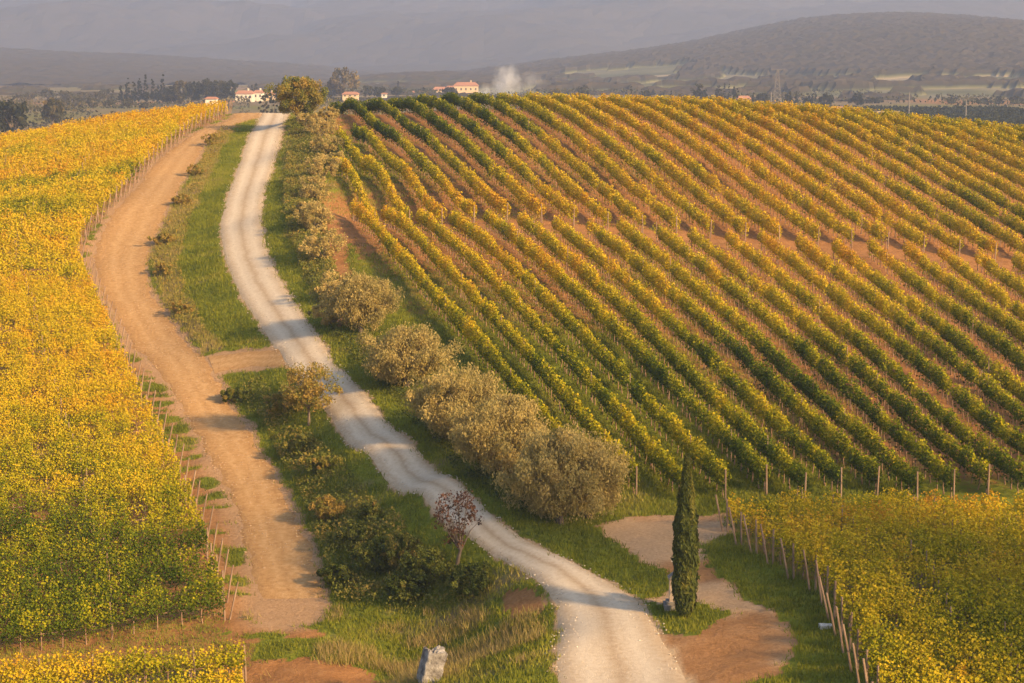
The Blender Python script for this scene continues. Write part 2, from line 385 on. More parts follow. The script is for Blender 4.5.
LINE = np.array([at_depth(*p)[:2] for p in [(300,760,84),(262,683,95),(232,640,100.5),(225,600,107),(205,540,116.5),(183,490,126),(160,440,136),(138,395,146),(115,345,160),(95,300,173),(80,265,184),(85,240,191),(115,205,204),(150,167,225),(190,133,252),(228,114,280)]] + [np.array([-42., 300.])])
def left_edge_x(y): return np.interp(y, LINE[:, 1], LINE[:, 0])
RLINE = np.array([[14.4, 66], [14.5, 74], [14.6, 81], [15.0, 94.6], [13.2, 101], [11.8, 108]])
def rlow_edge_x(y): return np.interp(y, RLINE[:, 1], RLINE[:, 0])
def cover(x, y):
    """grass, dry, pale amounts of the ground at x, y"""
    wx = x + 1.6 * (fbm(x / 2.5, y / 2.5, 31) - .5); wy = y + 2.4 * (fbm(x / 2.5, y / 2.5, 32) - .5)
    g = np.full(x.shape, .95); dry = np.full(x.shape, .12); pale = np.zeros(x.shape)
    ip = lambda P: inpoly(wx, wy, P)
    m, d = flat_mask(x, y)
    dry = dry + .10 + .75 * (fbm(x / 7, y / 7, 33) - .5) + .5 * (fbm(x / 1.6, y / 1.6, 38) - .5)
    sc = ip(SCRUB); dry = np.where(sc, .75, dry); sc = ip(BANKR); dry = np.where(sc, .62, dry)
    s = ip(BARE); g = np.where(s, .03, g); pale = np.where(s, .05 + .45 * sstep(.35, .6, fbm(x / 5, y / 5, 34)), pale)
    s = ip(VERGE) | ip(ISLE); g = np.where(s, 1.0, g); dry = np.where(s, dry * .6, dry)
    for P in (ERODE, LEDGE): s = ip(P); g = np.where(s, .05, g)
    fl = (x < -13) & (y < 106); g = np.where(fl, .42, g); dry = np.where(fl, .8, dry); s = ip(PATCH); g = np.where(s, .2, g)
    fgd = (y < 104) & (x < 3.2); dry = np.where(fgd, .25 + .9 * (fbm(x / 6, y / 2.6, 35) - .38), dry)
    # right hill vineyard: red-brown soil, greener low on the left
    rf = right_field(wx, wy); k = row_k(x, y)
    green = .26 + .5 * (1 - sstep(0, 9, k - 2 * (fbm(x / 20, y / 20, 36) - .5))) * (1 - sstep(140, 182, y)) + .40 * (1 - sstep(1, 5, k)) * sstep(190, 215, y) + .45 * (1 - sstep(116, 124, y)) + .5 * (fbm(x / 12, y / 12, 37) - .5)
    green = np.where((y > 186) & (y < 194.5), .12, green)
    g = np.where(rf, green, g)
    lf = wx < left_edge_x(y) + .2; g = np.where(lf & (y < 285) & (y > 104), .35, g)
    band = (wx >= left_edge_x(y)) & (wx < left_edge_x(y) + 4.6) & (y < 290) & (y > 100); tuft = fbm(x / 2.6, y / .8, 39, 4) + .25 * (fbm(x / 6, y / 9, 46, 2) - .5)
    g = np.where(band, np.clip(.15 + 6 * (tuft - .47), .08, .8), g)
    lr = (wx > rlow_edge_x(y) + .4) & (y < 112); g = np.where(lr, .5, g)
    # far land
    g = np.where(y > 300, .75 + 1.4 * (fbm(x / 60, y / 90, 40) - .5), g); dry = np.where(y > 300, .62 + .6 * (fbm(x / 70, y / 70, 41) - .5), dry)
    # shoulders of the roads are bare
    dr = road.dist(x, y).reshape(x.shape); dt = np.minimum(track.dist(x, y), link.dist(x, y)).reshape(x.shape)
    rim = 1 - sstep(-.2, .3, dr - .8 * (fbm(x / 1.2, y / 1.2, 42) - .5)); g = g * (1 - rim); pale = np.maximum(pale, rim * .8)
    rim = 1 - sstep(-.1, .7, dt - 1.0 * (fbm(x / 1.2, y / 1.2, 43) - .5)); g = g * (1 - rim); pale = np.maximum(pale, .35 * (1 - sstep(0, 2, dt)))
    return np.clip(g, 0, 1), np.clip(dry, 0, 1), np.clip(pale, 0, 1)

def axis(dense0, dense1, step, lo, hi, grow=1.13):
    a = list(np.arange(dense0, dense1, step)); s = step; x = a[-1]
    while x < hi: s *= grow; x += s; a.append(x)
    s = step; x = a[0]; b = []
    while x > lo: s *= grow; x -= s; b.append(x)
    return np.array(b[::-1] + a)
gx = axis(-62, 62, .42, -3600, 3600); gy = axis(76, 300, .42, -40, 6800, 1.06)
GX, GY = np.meshgrid(gx, gy)
g_, d_, p_ = cover(GX, GY)
GZ = H0(GX, GY) + relief(GX, GY)
V = np.stack([GX, GY, GZ], 2).reshape(-1, 3); nx = len(gx)
ii = np.arange(len(gy) - 1)[:, None] * nx + np.arange(nx - 1)[None]
tag(mesh_np('ground', V, np.stack([ii, ii + 1, ii + nx + 1, ii + nx], 2).reshape(-1, 4), GROUND, attrs={'grass': g_.ravel(), 'dry': d_.ravel(), 'pale': p_.ravel()}, smooth=True), kind='structure')
tag(road.build('gravel_road', road_material(), .06), kind='structure')
TM = track_material()
tag(track.build('dirt_track', TM, .05, rag=.5, fade=7), kind='structure')
tag(link.build('track_link', TM, .03, cross=8, rag=.3), kind='structure')
def gz(x, y): return H0(x, y) + relief(x, y)

# ------------------------------------------------------------------ foliage clouds
def quads(P, size, tint, updir=None, elong=1.0, rnd=1.0, base=None):
    """leaf quads at P (n,3); size (n,), tint (n,)"""
    n = len(P); N = rng.normal(size=(n, 3)) * rnd
    if base is not None: N = N + base
    N /= np.linalg.norm(N, axis=1)[:, None] + 1e-9
    T = rng.normal(size=(n, 3))
    if updir is not None: T = T * .35 + updir
    U = np.cross(N, T); U /= np.linalg.norm(U, axis=1)[:, None] + 1e-9; Vv = np.cross(N, U)
    s = np.asarray(size)[:, None] * .5; U = U * s; Vv = Vv * s * elong
    bend = N * s * .35
    verts = np.stack([P - Vv, P + U + bend, P + Vv, P - U + bend], 1).reshape(-1, 3)
    return verts, np.arange(4 * n).reshape(-1, 4), np.repeat(np.clip(tint, 0, 1), 4)
def cloud(name, P, size, tint, mat, parent=None, **kw):
    v, f, t = quads(P, size, tint, **kw)
    return mesh_np(name, v, f, mat, parent, attrs={'tint': t})

# ------------------------------------------------------------------ vineyards
def make_post(h, r, lean=0.0):
    mb = MB(); mb.tube([(0, 0, -.15), (lean * .5, 0, h * .5), (lean, 0, h)], [r, r * .92, r * .85], 6); o = mb.build('post', POST); return o.data, o
end_me, _o1 = make_post(1.85, .06); line_me, _o2 = make_post(2.05, .04); brace_me, _o3 = make_post(2.1, .055, .42)
for _o in (_o1, _o2, _o3): bpy.data.objects.remove(_o)
def put(name, me, parent, loc, rz=0):
    o = bpy.data.objects.new(name, me); COL.objects.link(o); o.parent = parent; o.location = [float(a) for a in loc]; o.rotation_euler = (random.uniform(-.04, .04), random.uniform(-.04, .04), rz); return o

def vine_row(name, a, b, tintf, label, group, dens=170, leaf=.17, top=1.85, bot=.75, hw=.36, post_step=6.5, ends=(True, True), brace=None, stem_step=1.05, seed=0, far=False, clump=.55):
    a = np.array(a, float); b = np.array(b, float); L = np.linalg.norm(b - a); d = (b - a) / L; nrm = np.array([-d[1], d[0]])
    za = float(gz(np.array([a[0]]), np.array([a[1]]))[0]); root = empty(name, (a[0], a[1], za))
    tag(root, label, 'vine row', group)
    nl = int(L * dens); s = rng.uniform(0, L, nl)
    # each vine is a clump about a metre wide
    ph = fbm(s / .8 + seed * 7.3, s * 0 + seed, 51, 3); ph2 = fbm(s / 6 + seed * 3.1, s * 0 + seed, 52, 2)
    miss = hash2(np.floor(s / 1.15), np.full(nl, seed + 3), 77) < .045
    keep = (~miss | (rng.uniform(size=nl) < .15)) & (rng.uniform(size=nl) < np.clip(.35 + 1.6 * (ph - .2) + .5 * (ph2 - .4), .12, 1)); s = s[keep]; ph = ph[keep]; ph2 = ph2[keep]; nl = len(s)
    H_ = top + clump * (ph - .5) + .25 * (ph2 - .5); B_ = bot - .3 * (ph2 - .5)
    th = rng.uniform(0, 2 * pi, nl); r = rng.uniform(0, 1, nl) ** .38
    W_ = hw * (.45 + 1.2 * ph)
    lat = np.cos(th) * r * W_; hz = (H_ + B_) / 2 + np.sin(th) * r * (H_ - B_) / 2
    shoot = rng.uniform(size=nl) < .07; hz = np.where(shoot, H_ + rng.uniform(0, .3, nl), hz); lat = np.where(shoot, lat * .5, lat)
    droop = rng.uniform(size=nl) < .05; hz = np.where(droop, B_ - rng.uniform(0, .35, nl), hz)
    x = a[0] + d[0] * s + nrm[0] * lat; y = a[1] + d[1] * s + nrm[1] * lat
    bx = a[0] + d[0] * s; by = a[1] + d[1] * s
    sg = np.linspace(0, L, max(2, int(L / 1.0) + 1)); zg = gz(a[0] + d[0] * sg, a[1] + d[1] * sg) ; zb = np.interp(s, sg, zg)
    P = np.stack([x, y, zb + hz], 1)
    outw = np.stack([nrm[0] * np.cos(th), nrm[1] * np.cos(th), np.sin(th) + .3], 1) * 1.1
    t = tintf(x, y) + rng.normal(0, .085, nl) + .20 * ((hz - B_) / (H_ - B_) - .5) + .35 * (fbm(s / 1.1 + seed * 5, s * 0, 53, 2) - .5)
    loc = np.array([a[0], a[1], za])
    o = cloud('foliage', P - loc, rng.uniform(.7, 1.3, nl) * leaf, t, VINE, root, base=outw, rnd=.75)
    if far: return root
    mb = MB(); k = 0; st = .4
    while st < L - .2:
        px, py = a + d * st; zz = np.interp(st, sg, zg) - za; j = random.uniform(-.12, .12)
        mb.tube([(px - a[0], py - a[1], zz - .08), (px - a[0] + j, py - a[1] + random.uniform(-.08, .08), zz + .45), (px - a[0] + j * .3, py - a[1], zz + bot + .3)], [.05, .035, .03], 4)
        st += stem_step * random.uniform(.85, 1.15)
    # the fruiting cane along the wire
    cs = np.arange(0, L, 2.0); mb.tube([(a[0] + d[0] * q - a[0], a[1] + d[1] * q - a[1], np.interp(q, sg, zg) - za + bot + .12) for q in cs] + [(d[0] * L, d[1] * L, zg[-1] - za + bot + .12)], .022, 4)
    mb.build('vine_stems', VSTEM, root)
    ps = list(np.arange(0, L, L / max(1, round(L / post_step)))) + [L]
    for i, q in enumerate(ps):
        e = i == 0 and ends[0] or i == len(ps) - 1 and ends[1]
        if (i == 0 and not ends[0]) or (i == len(ps) - 1 and not ends[1]): continue
        zz = np.interp(q, sg, zg) - za
        put('post', end_me if e else line_me, root, (d[0] * q, d[1] * q, zz), random.uniform(0, 6))
    if brace is not None:
        ang = math.atan2(brace * d[1], brace * d[0]); q = L if brace > 0 else 0
        off = d * brace * .25
        put('brace_post', brace_me, root, (d[0] * q + off[0], d[1] * q + off[1], np.interp(q, sg, zg) - za), ang)
    return root

def tint_right(x, y):
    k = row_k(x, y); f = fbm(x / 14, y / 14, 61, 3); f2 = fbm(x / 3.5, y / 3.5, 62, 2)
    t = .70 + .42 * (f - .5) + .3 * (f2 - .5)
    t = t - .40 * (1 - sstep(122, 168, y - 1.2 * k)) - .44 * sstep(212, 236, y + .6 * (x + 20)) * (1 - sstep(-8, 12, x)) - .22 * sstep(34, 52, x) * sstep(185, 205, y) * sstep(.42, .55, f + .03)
    return t
def KX(k, y): return -14.8 + SP * k + ROWDIR * (185 - y)
upper_start = {1: 213, 2: 228, 3: 236}
U_TOP = [353, 384, 418, 451, 487, 519, 554, 589, 620, 657, 692, 728, 762, 799, 835, 871, 907, 943, 980, 1016, 1052]     # upper ends of the lower rows
U_BOT = [597, 639, 690, 730, 772, 811, 848, 885, 926, 963, 998] + [1038 + 38 * j for j in range(10)]                    # their lower ends
U_MID = [375, 409, 442, 474, 507, 542, 574, 608, 643, 677, 711, 746, 780, 819, 853] + [889 + 36 * j for j in range(22)] # lower ends of the upper rows
lo_rows = []; up_rows = []
def clip_right(xa, ya, xb, yb):              # (xa, ya) near end; cut the row where it leaves the picture on the right
    m = (xb - xa) / (yb - ya)
    if xa > .295 * ya: ya2 = (xa - m * ya) / (.295 - m); xa, ya = xa + m * (ya2 - ya), ya2
    return xa, ya
for k in range(len(U_TOP)):
    yt = 188.6 + .8 * math.sin(k * 1.7); xt = (U_TOP[k] - 512) / F * yt; yb = 115 + .8 * math.sin(k * 2.1); xb = (U_BOT[k] - 512) / F * yb
    xb, yb = clip_right(xb, yb, xt, yt)
    if yb < 181: lo_rows.append((k, xb, yb, xt, yt))
for k in range(1, len(U_MID) + 1):
    yb = 193.4 + .5 * math.sin(k * 1.3); xb = (U_MID[k - 1] - 512) / F * yb; yt = upper_start.get(k, 270); xt = xb - float(np.interp(k, [1, 4, 10, 36], [.29, .27, .235, .235])) * (yt - yb)
    xb, yb = clip_right(xb, yb, xt, yt)
    if yt - yb > 5: up_rows.append((k, xb, yb, xt, yt))
for k, x0, y0, x1, y1 in lo_rows:
    open_end = y0 < 117
    lab = f'green-gold vine row below the cross path on the hill, {ordinal(k + 1)} from the olive trees'
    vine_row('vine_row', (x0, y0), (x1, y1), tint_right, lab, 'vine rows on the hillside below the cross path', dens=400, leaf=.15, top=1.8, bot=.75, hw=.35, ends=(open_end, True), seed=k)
for k, x0, y0, x1, y1 in up_rows:
    lab = f'golden vine row above the cross path up to the crest, {ordinal(k)} from the road bank'
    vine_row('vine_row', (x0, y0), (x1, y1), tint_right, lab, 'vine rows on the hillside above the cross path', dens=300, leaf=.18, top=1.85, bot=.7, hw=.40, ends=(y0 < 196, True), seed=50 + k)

def tint_left(x, y):
    f = fbm(x / 10, y / 4, 71, 3)
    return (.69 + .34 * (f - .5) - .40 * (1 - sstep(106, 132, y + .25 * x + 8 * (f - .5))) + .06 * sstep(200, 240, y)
            - .30 * np.exp(-((y - .45 * (x + 50) - 214 + 8 * (f - .5)) / 3.5) ** 2) - .24 * np.exp(-((y - .45 * (x + 50) - 196 + 8 * (f - .5)) / 3.5) ** 2) - .18 * np.exp(-((y - .45 * (x + 50) - 238) / 4) ** 2))  # greener bands put into the leaf colour for the field's shading
th = radians(20); nd = np.array([-sin(th), cos(th)]); dd = np.array([cos(th), sin(th)])
off_line = LINE @ nd; rows_left = []
d0 = 102.6; i = 0
while d0 < 284:
    y_ = np.interp(d0, off_line, LINE[:, 1]); x_ = np.interp(d0, off_line, LINE[:, 0]) - .2
    # left end where the row leaves the picture
    t = 0; ex, ey = x_, y_
    while ex > -.295 * ey - 3 and t < 60: t += 1; ex = x_ - dd[0] * t; ey = y_ - dd[1] * t
    rows_left.append(((ex, ey), (x_, y_)))
    d0 += 2.55 * (1 + .15 * sstep(190, 280, d0)); i += 1
for i, (e, s) in enumerate(rows_left):
    tone = 'green' if i < 4 else ('yellow-green' if i < 12 else 'bright yellow')
    lab = f'{tone} vine row beside the ochre dirt track, {ordinal(i + 1)} counting uphill from the valley floor'
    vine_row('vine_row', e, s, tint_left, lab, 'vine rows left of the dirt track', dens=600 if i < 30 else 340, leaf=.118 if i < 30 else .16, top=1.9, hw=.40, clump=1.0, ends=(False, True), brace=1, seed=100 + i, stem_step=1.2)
# two rows by the valley floor
def tint_low(x, y): return .55 + .6 * (fbm(x / 4, y / 4, 81, 2) - .5)
for j, (ue, ve, ye, lab) in enumerate([(246, 684, 95.3, 'low yellow-green vine row across the valley floor, beyond the other one'), (244, 722, 90.8, 'low yellow-green vine row across the valley floor, cut by the lower picture edge')]):
    e = at_depth(ue, ve, ye)[:2]; vine_row('vine_row', e - np.array([17, 3.2]), e, tint_low, lab, 'vine rows on the valley floor', dens=560, leaf=.125, top=1.85, hw=.45, post_step=2.6, ends=(False, True), seed=200 + j)
# lower right vineyard
def tint_rlow(x, y):
    f = fbm(x / 6, y / 3, 91, 3); return .62 + .4 * (f - .5) - .14 * sstep(97, 88, y) + .08 * sstep(98, 104, y)
yy = 108.2; i = 0
while yy > 70:
    x_ = rlow_edge_x(yy) + .2; xr = .295 * yy + 3
    vine_row('vine_row', (x_, yy), (xr, yy - .03 * (xr - x_)), tint_rlow, f'golden vine row beside the lawn strip, {ordinal(i + 1)} counting down from the hill foot', 'vine rows of the flat vineyard near the cypress', dens=620, leaf=.115, top=1.9, hw=.42, clump=1.0, post_step=5.2, ends=(True, False), brace=-1, seed=300 + i)
    yy -= 2.55; i += 1

# ------------------------------------------------------------------ trees and shrubs
def tree(name, base, h, w, label, cat, mat, group=None, trunk_h=.28, nleaf=3000, leaf=.22, clumps=60, tint=(.5, .2), shape='round', elong=1.6, trunk_r=.16, depth=None, sag=.0, bark=None, gaps=.0, updir=None):
    x, y, z = base; root = empty(name, (x, y, z)); tag(root, label, cat, group)
    w2 = w / 2; d2 = (depth or w) / 2; zc = h * (trunk_h + (1 - trunk_h) / 2); hh = h * (1 - trunk_h) / 2
    C = []
    while len(C) < clumps:
        q = rng.uniform(-1, 1, 3); r = np.linalg.norm(q)
        if r > 1 or r < .25: continue
        if shape == 'cone' and math.hypot(q[0], q[1]) > (1 - (q[2] + 1) / 2 * .75): continue
        if rng.uniform() > .35 + .65 * r: continue
        lump = .62 + .72 * vnoise(q[0] * 2.2 + x, q[1] * 2.2 + q[2] * 2.6 + y, 5)
        C.append((q[0] * w2 * lump, q[1] * d2 * lump, zc + q[2] * hh * (.85 + .3 * (lump - .74))))
    C = np.array(C); per = max(4, nleaf // clumps); cr = min(w2, hh) * (.26 if clumps > 30 else .4)
    cr = cr * rng.uniform(.6, 1.35, len(C))
    idx = np.repeat(np.arange(len(C)), per)
    G = rng.normal(size=(len(idx), 3)); G /= np.linalg.norm(G, axis=1)[:, None]; G *= rng.uniform(0, 1, len(idx))[:, None] ** .5 * cr[idx][:, None]
    P = C[idx] + G; P[:, 2] = np.maximum(P[:, 2], .05)
    ctint = tint[0] + rng.normal(0, tint[1], len(C)); t = ctint[idx] + rng.normal(0, .08, len(idx))
    cloud('crown', P, rng.uniform(.6, 1.4, len(idx)) * leaf, t, mat, root, elong=elong, base=G / (np.abs(G).max() + 1e-6) * .8, updir=updir)
    mb = MB(); k = 3 if trunk_h > .12 else 4; lean = rng.uniform(-.1, .1, 2) * h
    tt = h * max(trunk_h, .1) * 1.15
    mb.tube([(0, 0, -.3), (lean[0] * .3, lean[1] * .3, tt * .5), (lean[0] * .6, lean[1] * .6, tt)], [trunk_r * 1.3, trunk_r, trunk_r * .8], 8)
    for q in C[rng.permutation(len(C))[:12 if h > 2 else 5]]:
        p0 = np.array([lean[0] * .6, lean[1] * .6, tt * .9]); mid = (p0 + q) / 2 + np.array([0, 0, .08 * h]) * rng.uniform(-.3, 1)
        mb.tube([p0, mid, q], [trunk_r * .55, trunk_r * .3, trunk_r * .08], 5)
    mb.build('trunk', bark or BARK, root)
    return root
def on(u, v):
    p = cast([u], [v])[0]; p[2] = gz(np.array([p[0]]), np.array([p[1]]))[0]; return p
def onxy(x, y): return (x, y, float(gz(np.array([x]), np.array([y]))[0]))

OL = 'olive trees along the road bank'
# (u base, v base, height m, width m, label)
for u, v, h, w, n, lab in [
  (560,522,5.4,6.0,10000,'biggest silvery olive tree, nearest the bare turnaround and cypress'),
  (590,519,4.5,4.2,5500,'slender olive tree squeezed behind the biggest olive, touching the vineyard corner'),
  (505,482,5.0,6.2,8500,'broad olive tree second up the bank from the turnaround'),
  (460,444,4.8,6.2,8000,'dense olive tree in the middle of the road bank line'),
  (408,386,4.4,6.0,7000,'olive tree across the road from the yellowing roadside tree'),
  (362,333,4.6,5.0,6000,'rounded olive tree standing apart near the orange eroded bank')]:
    tree('olive_tree', on(u, v), h, w, lab, 'olive tree', OLIVE, OL, trunk_h=.06, nleaf=int(n * 4), leaf=.075, updir=np.array([0, 0, 1.]), clumps=230, tint=(.68, .10), trunk_r=.2, elong=2.2)
for u, v, h, w, lab in [
  (338,300,2.6,3.8,'low pale bush above the rounded olive tree'),
  (322,262,3.0,3.6,'pale olive bush on the bank beside bare orange soil'),
  (315,232,2.8,3.2,'small olive bush on the bank edge facing the cross path'),
  (317,203,2.8,3.4,'tawny bush on the bank crest next to orange soil'),
  (322,178,2.6,3.4,'yellowish bush on the bank crest, midway up the road'),
  (326,155,2.4,3.6,'tawny bush on the bank crest, second below the big crest tree'),
  (322,136,2.4,3.4,'tawny bush on the bank crest just below the big crest tree'),
  (328,122,1.8,2.8,'golden bush right of the big crest tree'),(308,127,1.8,3.0,'dusky bush under the big crest tree, at its foot'),(333,168,1.8,3.0,'straw-coloured bush between the bank crest and the first vines'),(306,218,1.6,2.6,'low grey bush halfway down the bank, above the small olive bush'),(330,325,2.0,3.4,'low pale bush touching the rounded olive tree on its road side')]:
    tree('bank_shrub', on(u, v), h, w, lab, 'shrub', OLIVE, 'shrubs on the road bank crest', trunk_h=.04, nleaf=4500, leaf=.10, clumps=60, tint=(.78, .2), trunk_r=.07, elong=1.6)
tree('oak_tree', on(299,121), 5.6, 6.6, 'big bronze-green roadside tree on the crest where the white road disappears', 'tree', SHRUB, None, trunk_h=.14, nleaf=20000, leaf=.13, clumps=110, tint=(.70, .16), trunk_r=.22)
tree('roadside_tree', on(309,424), 4.2, 3.9, 'open yellowing small tree between the dirt track junction and the white road', 'tree', SHRUB, None, trunk_h=.28, nleaf=5200, leaf=.10, clumps=120, tint=(.85, .15), trunk_r=.09)
tree('bare_shrub', on(456,566), 4.6, 2.6, 'dark half bare spindly shrub standing on the bank below the white road', 'shrub', leaf_mat('russet leaves', [(0, (.05, .03, .02)), (1, (.26, .11, .05))], .2), None, trunk_h=.2, nleaf=1300, leaf=.09, clumps=70, tint=(.3, .2), trunk_r=.1)
for u, v, h, w, t_, lab in [
  (329,520,1.6,1.7,.9,'small pale round bush on the bank near the dirt track edge'),
  (285,415,1.8,2.4,.7,'bronze bush under the yellowing small tree'),
  (300,455,1.5,1.9,.45,'mid green bush halfway down the bank below the yellowing tree'),
  (318,475,1.3,1.7,.5,'olive-brown bush next to the dirt track, above the pale round bush'),
  (352,545,1.7,2.2,.3,'dark bramble bush lower right of the pale round bush'),
  (375,570,2.0,2.5,.3,'dark tangled bush on the shaded bank foot'),
  (402,565,2.0,2.6,.45,'brown-green tangled bush in the middle of the shaded bank'),
  (428,585,2.2,2.8,.25,'bramble bush at the foot of the half bare shrub'),
  (470,598,1.8,2.6,.2,'low spreading bramble lower right of the half bare shrub'),
  (405,600,1.5,2.4,.15,'lowest dark bush at the shaded bank foot'),
  (370,520,1.2,1.6,.35,'dark leafy bush high on the shaded bank'),
  (232,402,1.1,2.0,.35,'low green bush in the ditch below the track junction'),
  (335,585,1.3,2.2,.2,'low dark bush where the dirt track meets the shaded bank')]:
    tree('bush', on(u, v), h, w, lab, 'bush', SHRUB, 'bushes on the bank between track and road', trunk_h=.04, nleaf=4500, leaf=.095, clumps=70, tint=(t_, .18), trunk_r=.05)
for u, v, h, w, lab in [
  (213,146,1.5,2.6,'yellow bush between the two tracks, nearest the crest'),
  (196,176,1.2,2.4,'rusty bush in the strip between the tracks, below the yellow bush'),
  (182,205,1.2,2.2,'russet bush in the strip between the tracks, above the dirt track bend'),
  (162,245,1.3,2.4,'russet bush at the inside of the dirt track bend'),
  (163,275,1.2,2.2,'brown bush right of the dirt track bend'),
  (182,315,1.1,2.2,'brown bush beside the dirt track above the junction')]:
    tree('dry_bush', on(u, v), h, w, lab, 'bush', SHRUB, 'dry bushes between the track and the white road', trunk_h=.04, nleaf=2200, leaf=.10, clumps=40, tint=(.85, .14), trunk_r=.04)

# the cypress: a tall spindle of upright sprays
cb = on(685, 617); root = empty('cypress_tree', cb); tag(root, 'single tall dark cypress on its round patch of grass beside the white road', 'cypress')
n_ = 16000; q = rng.uniform(0, 1, n_) ** .85; prof = np.interp(q, [0, .04, .12, .35, .6, .8, .93, 1], [.18, .42, .51, .57, .48, .29, .12, .02])
ang = rng.uniform(0, 2 * pi, n_); lump = .62 + .72 * fbm(ang * 1.9, q * 18, 101, 3); rr = prof * lump * rng.uniform(.72, 1.03, n_)
P = np.stack([np.cos(ang) * rr, np.sin(ang) * rr, .12 + q * 7.7], 1)
base_n = np.stack([np.cos(ang), np.sin(ang), np.full(n_, .25)], 1)
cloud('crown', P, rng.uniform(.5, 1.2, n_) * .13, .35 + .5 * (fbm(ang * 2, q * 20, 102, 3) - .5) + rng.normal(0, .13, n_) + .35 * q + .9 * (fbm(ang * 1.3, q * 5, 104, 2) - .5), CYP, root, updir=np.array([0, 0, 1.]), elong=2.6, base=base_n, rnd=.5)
MB().tube([(0, 0, -.3), (0, 0, 3), (0, 0, 6.5)], [.16, .12, .03], 8).build('trunk', BARK, root)

gr = np.random.default_rng(77)  # off-frame trees on the added knoll, put there to shade the foreground
for i, (tx, ty) in enumerate([(92, 30), (99, 38), (88, 44), (106, 47), (97, 54), (84, 56), (113, 36), (78, 48), (103, 26), (90, 63)]):
    tree('added_shade_tree', onxy(tx, ty), 11 + gr.uniform(0, 4), 8 + gr.uniform(0, 3), f'unseen open-crowned tree added for shade on the added knoll above the flat vineyard, {ordinal(i + 1)} going around it', 'tree', SHRUB, 'unseen trees added for shade on the knoll', trunk_h=.3, nleaf=1500, leaf=.6, clumps=50, tint=(.5, .2), trunk_r=.25)

# wayside shrine behind the cypress
sb = on(674, 607); root = empty('wayside_shrine', sb); tag(root, 'small weathered stone wayside shrine with a white cross half hidden behind the cypress', 'shrine')
MB().box((0, 0, .06), (1.0, 1.0, .36)).box((0, 0, .31), (.78, .78, .14)).build('base', STONE, root)
MB().box((0, 0, .93), (.48, .48, 1.1)).build('pillar', noisy_mat('old plaster', (.30, .24, .20), (.5, .42, .35), 5, bmp=.02), root)
MB().box((0, 0, 1.53), (.62, .62, .10)).prism([(-.27, 1.58), (.27, 1.58), (0, 1.80)], -.27, .27).build('cap', STONE, root)
MB().box((0, 0, 2.15), (.05, .05, .75)).box((0, 0, 2.33), (.3, .045, .05)).build('cross', WHITE, root)

# rock and stones
def rock(name, base, dims, label, seed, rz=0, mat=STONE, tilt=(0, 0)):
    import bmesh
    bm = bmesh.new(); bmesh.ops.create_icosphere(bm, subdivisions=4, radius=1)
    for v in bm.verts:
        c = v.co; k = .62 + .85 * float(fbm(np.array([c.x * 2.3 + seed + c.z * .7]), np.array([c.y * 2.3 + c.z * 2.6]), seed, 6)[0])
        m = max(abs(c.x), abs(c.y), abs(c.z)); c *= k * (.6 + .4 / m)
        c.x = max(min(c.x, .8), -.8); c.y = max(min(c.y, .8), -.8)
        v.co = (c.x * dims[0], c.y * dims[1], c.z * dims[2])
    me = bpy.data.meshes.new(name); bm.to_mesh(me); bm.free(); me.materials.append(mat)
    o = bpy.data.objects.new(name, me); COL.objects.link(o); o.location = (base[0], base[1], base[2] + dims[2] * .75); o.rotation_euler = (tilt[0], tilt[1], rz)
    return tag(o, label, 'rock')
b = on(431, 686); rock('boulder', b, (.58, .5, .95), 'tall cracked grey boulder leaning in the dry grass of the valley floor', 14, .4, noisy_mat('cracked grey rock', (.07, .06, .055), (.36, .34, .32), 2.4, bmp=.12), (0, .28))
b = on(826, 627); rock('stone', b, (.38, .28, .12), 'flat pale stone lying alone on the lawn strip', 9, .1, noisy_mat('pale stone', (.45, .42, .38), (.66, .62, .56), 5))

# ------------------------------------------------------------------ grass and undergrowth (stuff)
def scatter(n, x0, x1, y0, y1): return rng.uniform(x0, x1, n), rng.uniform(y0, y1, n)
def grass_patch(name, x, y, hh, tint, mat, blades=3, wid=.05, label='', spread=.14):
    z = gz(x, y); n = len(x); V = []; T = []
    for b in range(blades):
        a = rng.uniform(0, 2 * pi, n); o = rng.normal(0, spread, (n, 2)); h = hh * rng.uniform(.5, 1.2, n); ln = rng.normal(0, .35, (n, 2)) * h[:, None]
        bx = x + o[:, 0]; by = y + o[:, 1]; dx = np.cos(a) * wid; dy = np.sin(a) * wid
        V.append(np.stack([np.stack([bx - dx, by - dy, z - .03], 1), np.stack([bx + dx, by + dy, z - .03], 1), np.stack([bx + ln[:, 0], by + ln[:, 1], z + h], 1)], 1)); T.append(np.repeat(tint + rng.normal(0, .08, n), 3))
    V = np.concatenate(V).reshape(-1, 3); o = mesh_np(name, V, np.arange(len(V)).reshape(-1, 3), mat, attrs={'tint': np.clip(np.concatenate(T), 0, 1)})
    return tag(o, label, 'grass', kind='stuff')
x, y = scatter(420000, -48, 24, 78, 290)
u_, v_ = project(np.stack([x, y, H0(x, y)], 1)); ok = (u_ > -30) & (u_ < 1054) & (v_ < 720); x = x[ok]; y = y[ok]
g1, d1, p1 = cover(x, y); keep = (g1 > .55 + .35 * rng.uniform(-1, 1, len(x))) & (rng.uniform(size=len(x)) < np.clip(170 / y, 0, 1) ** 1.5)
x = x[keep]; y = y[keep]; d1 = d1[keep]
grass_patch('grass', x, y, .13 + .16 * d1 + .12 * fbm(x / 3, y / 3, 111), .22 + .75 * np.clip(d1 - .1, 0, 1) + .5 * (fbm(x / 2, y / 2, 112) - .5), GRASS, 4, .03, 'short green and dry grass over the banks and verges', .22)
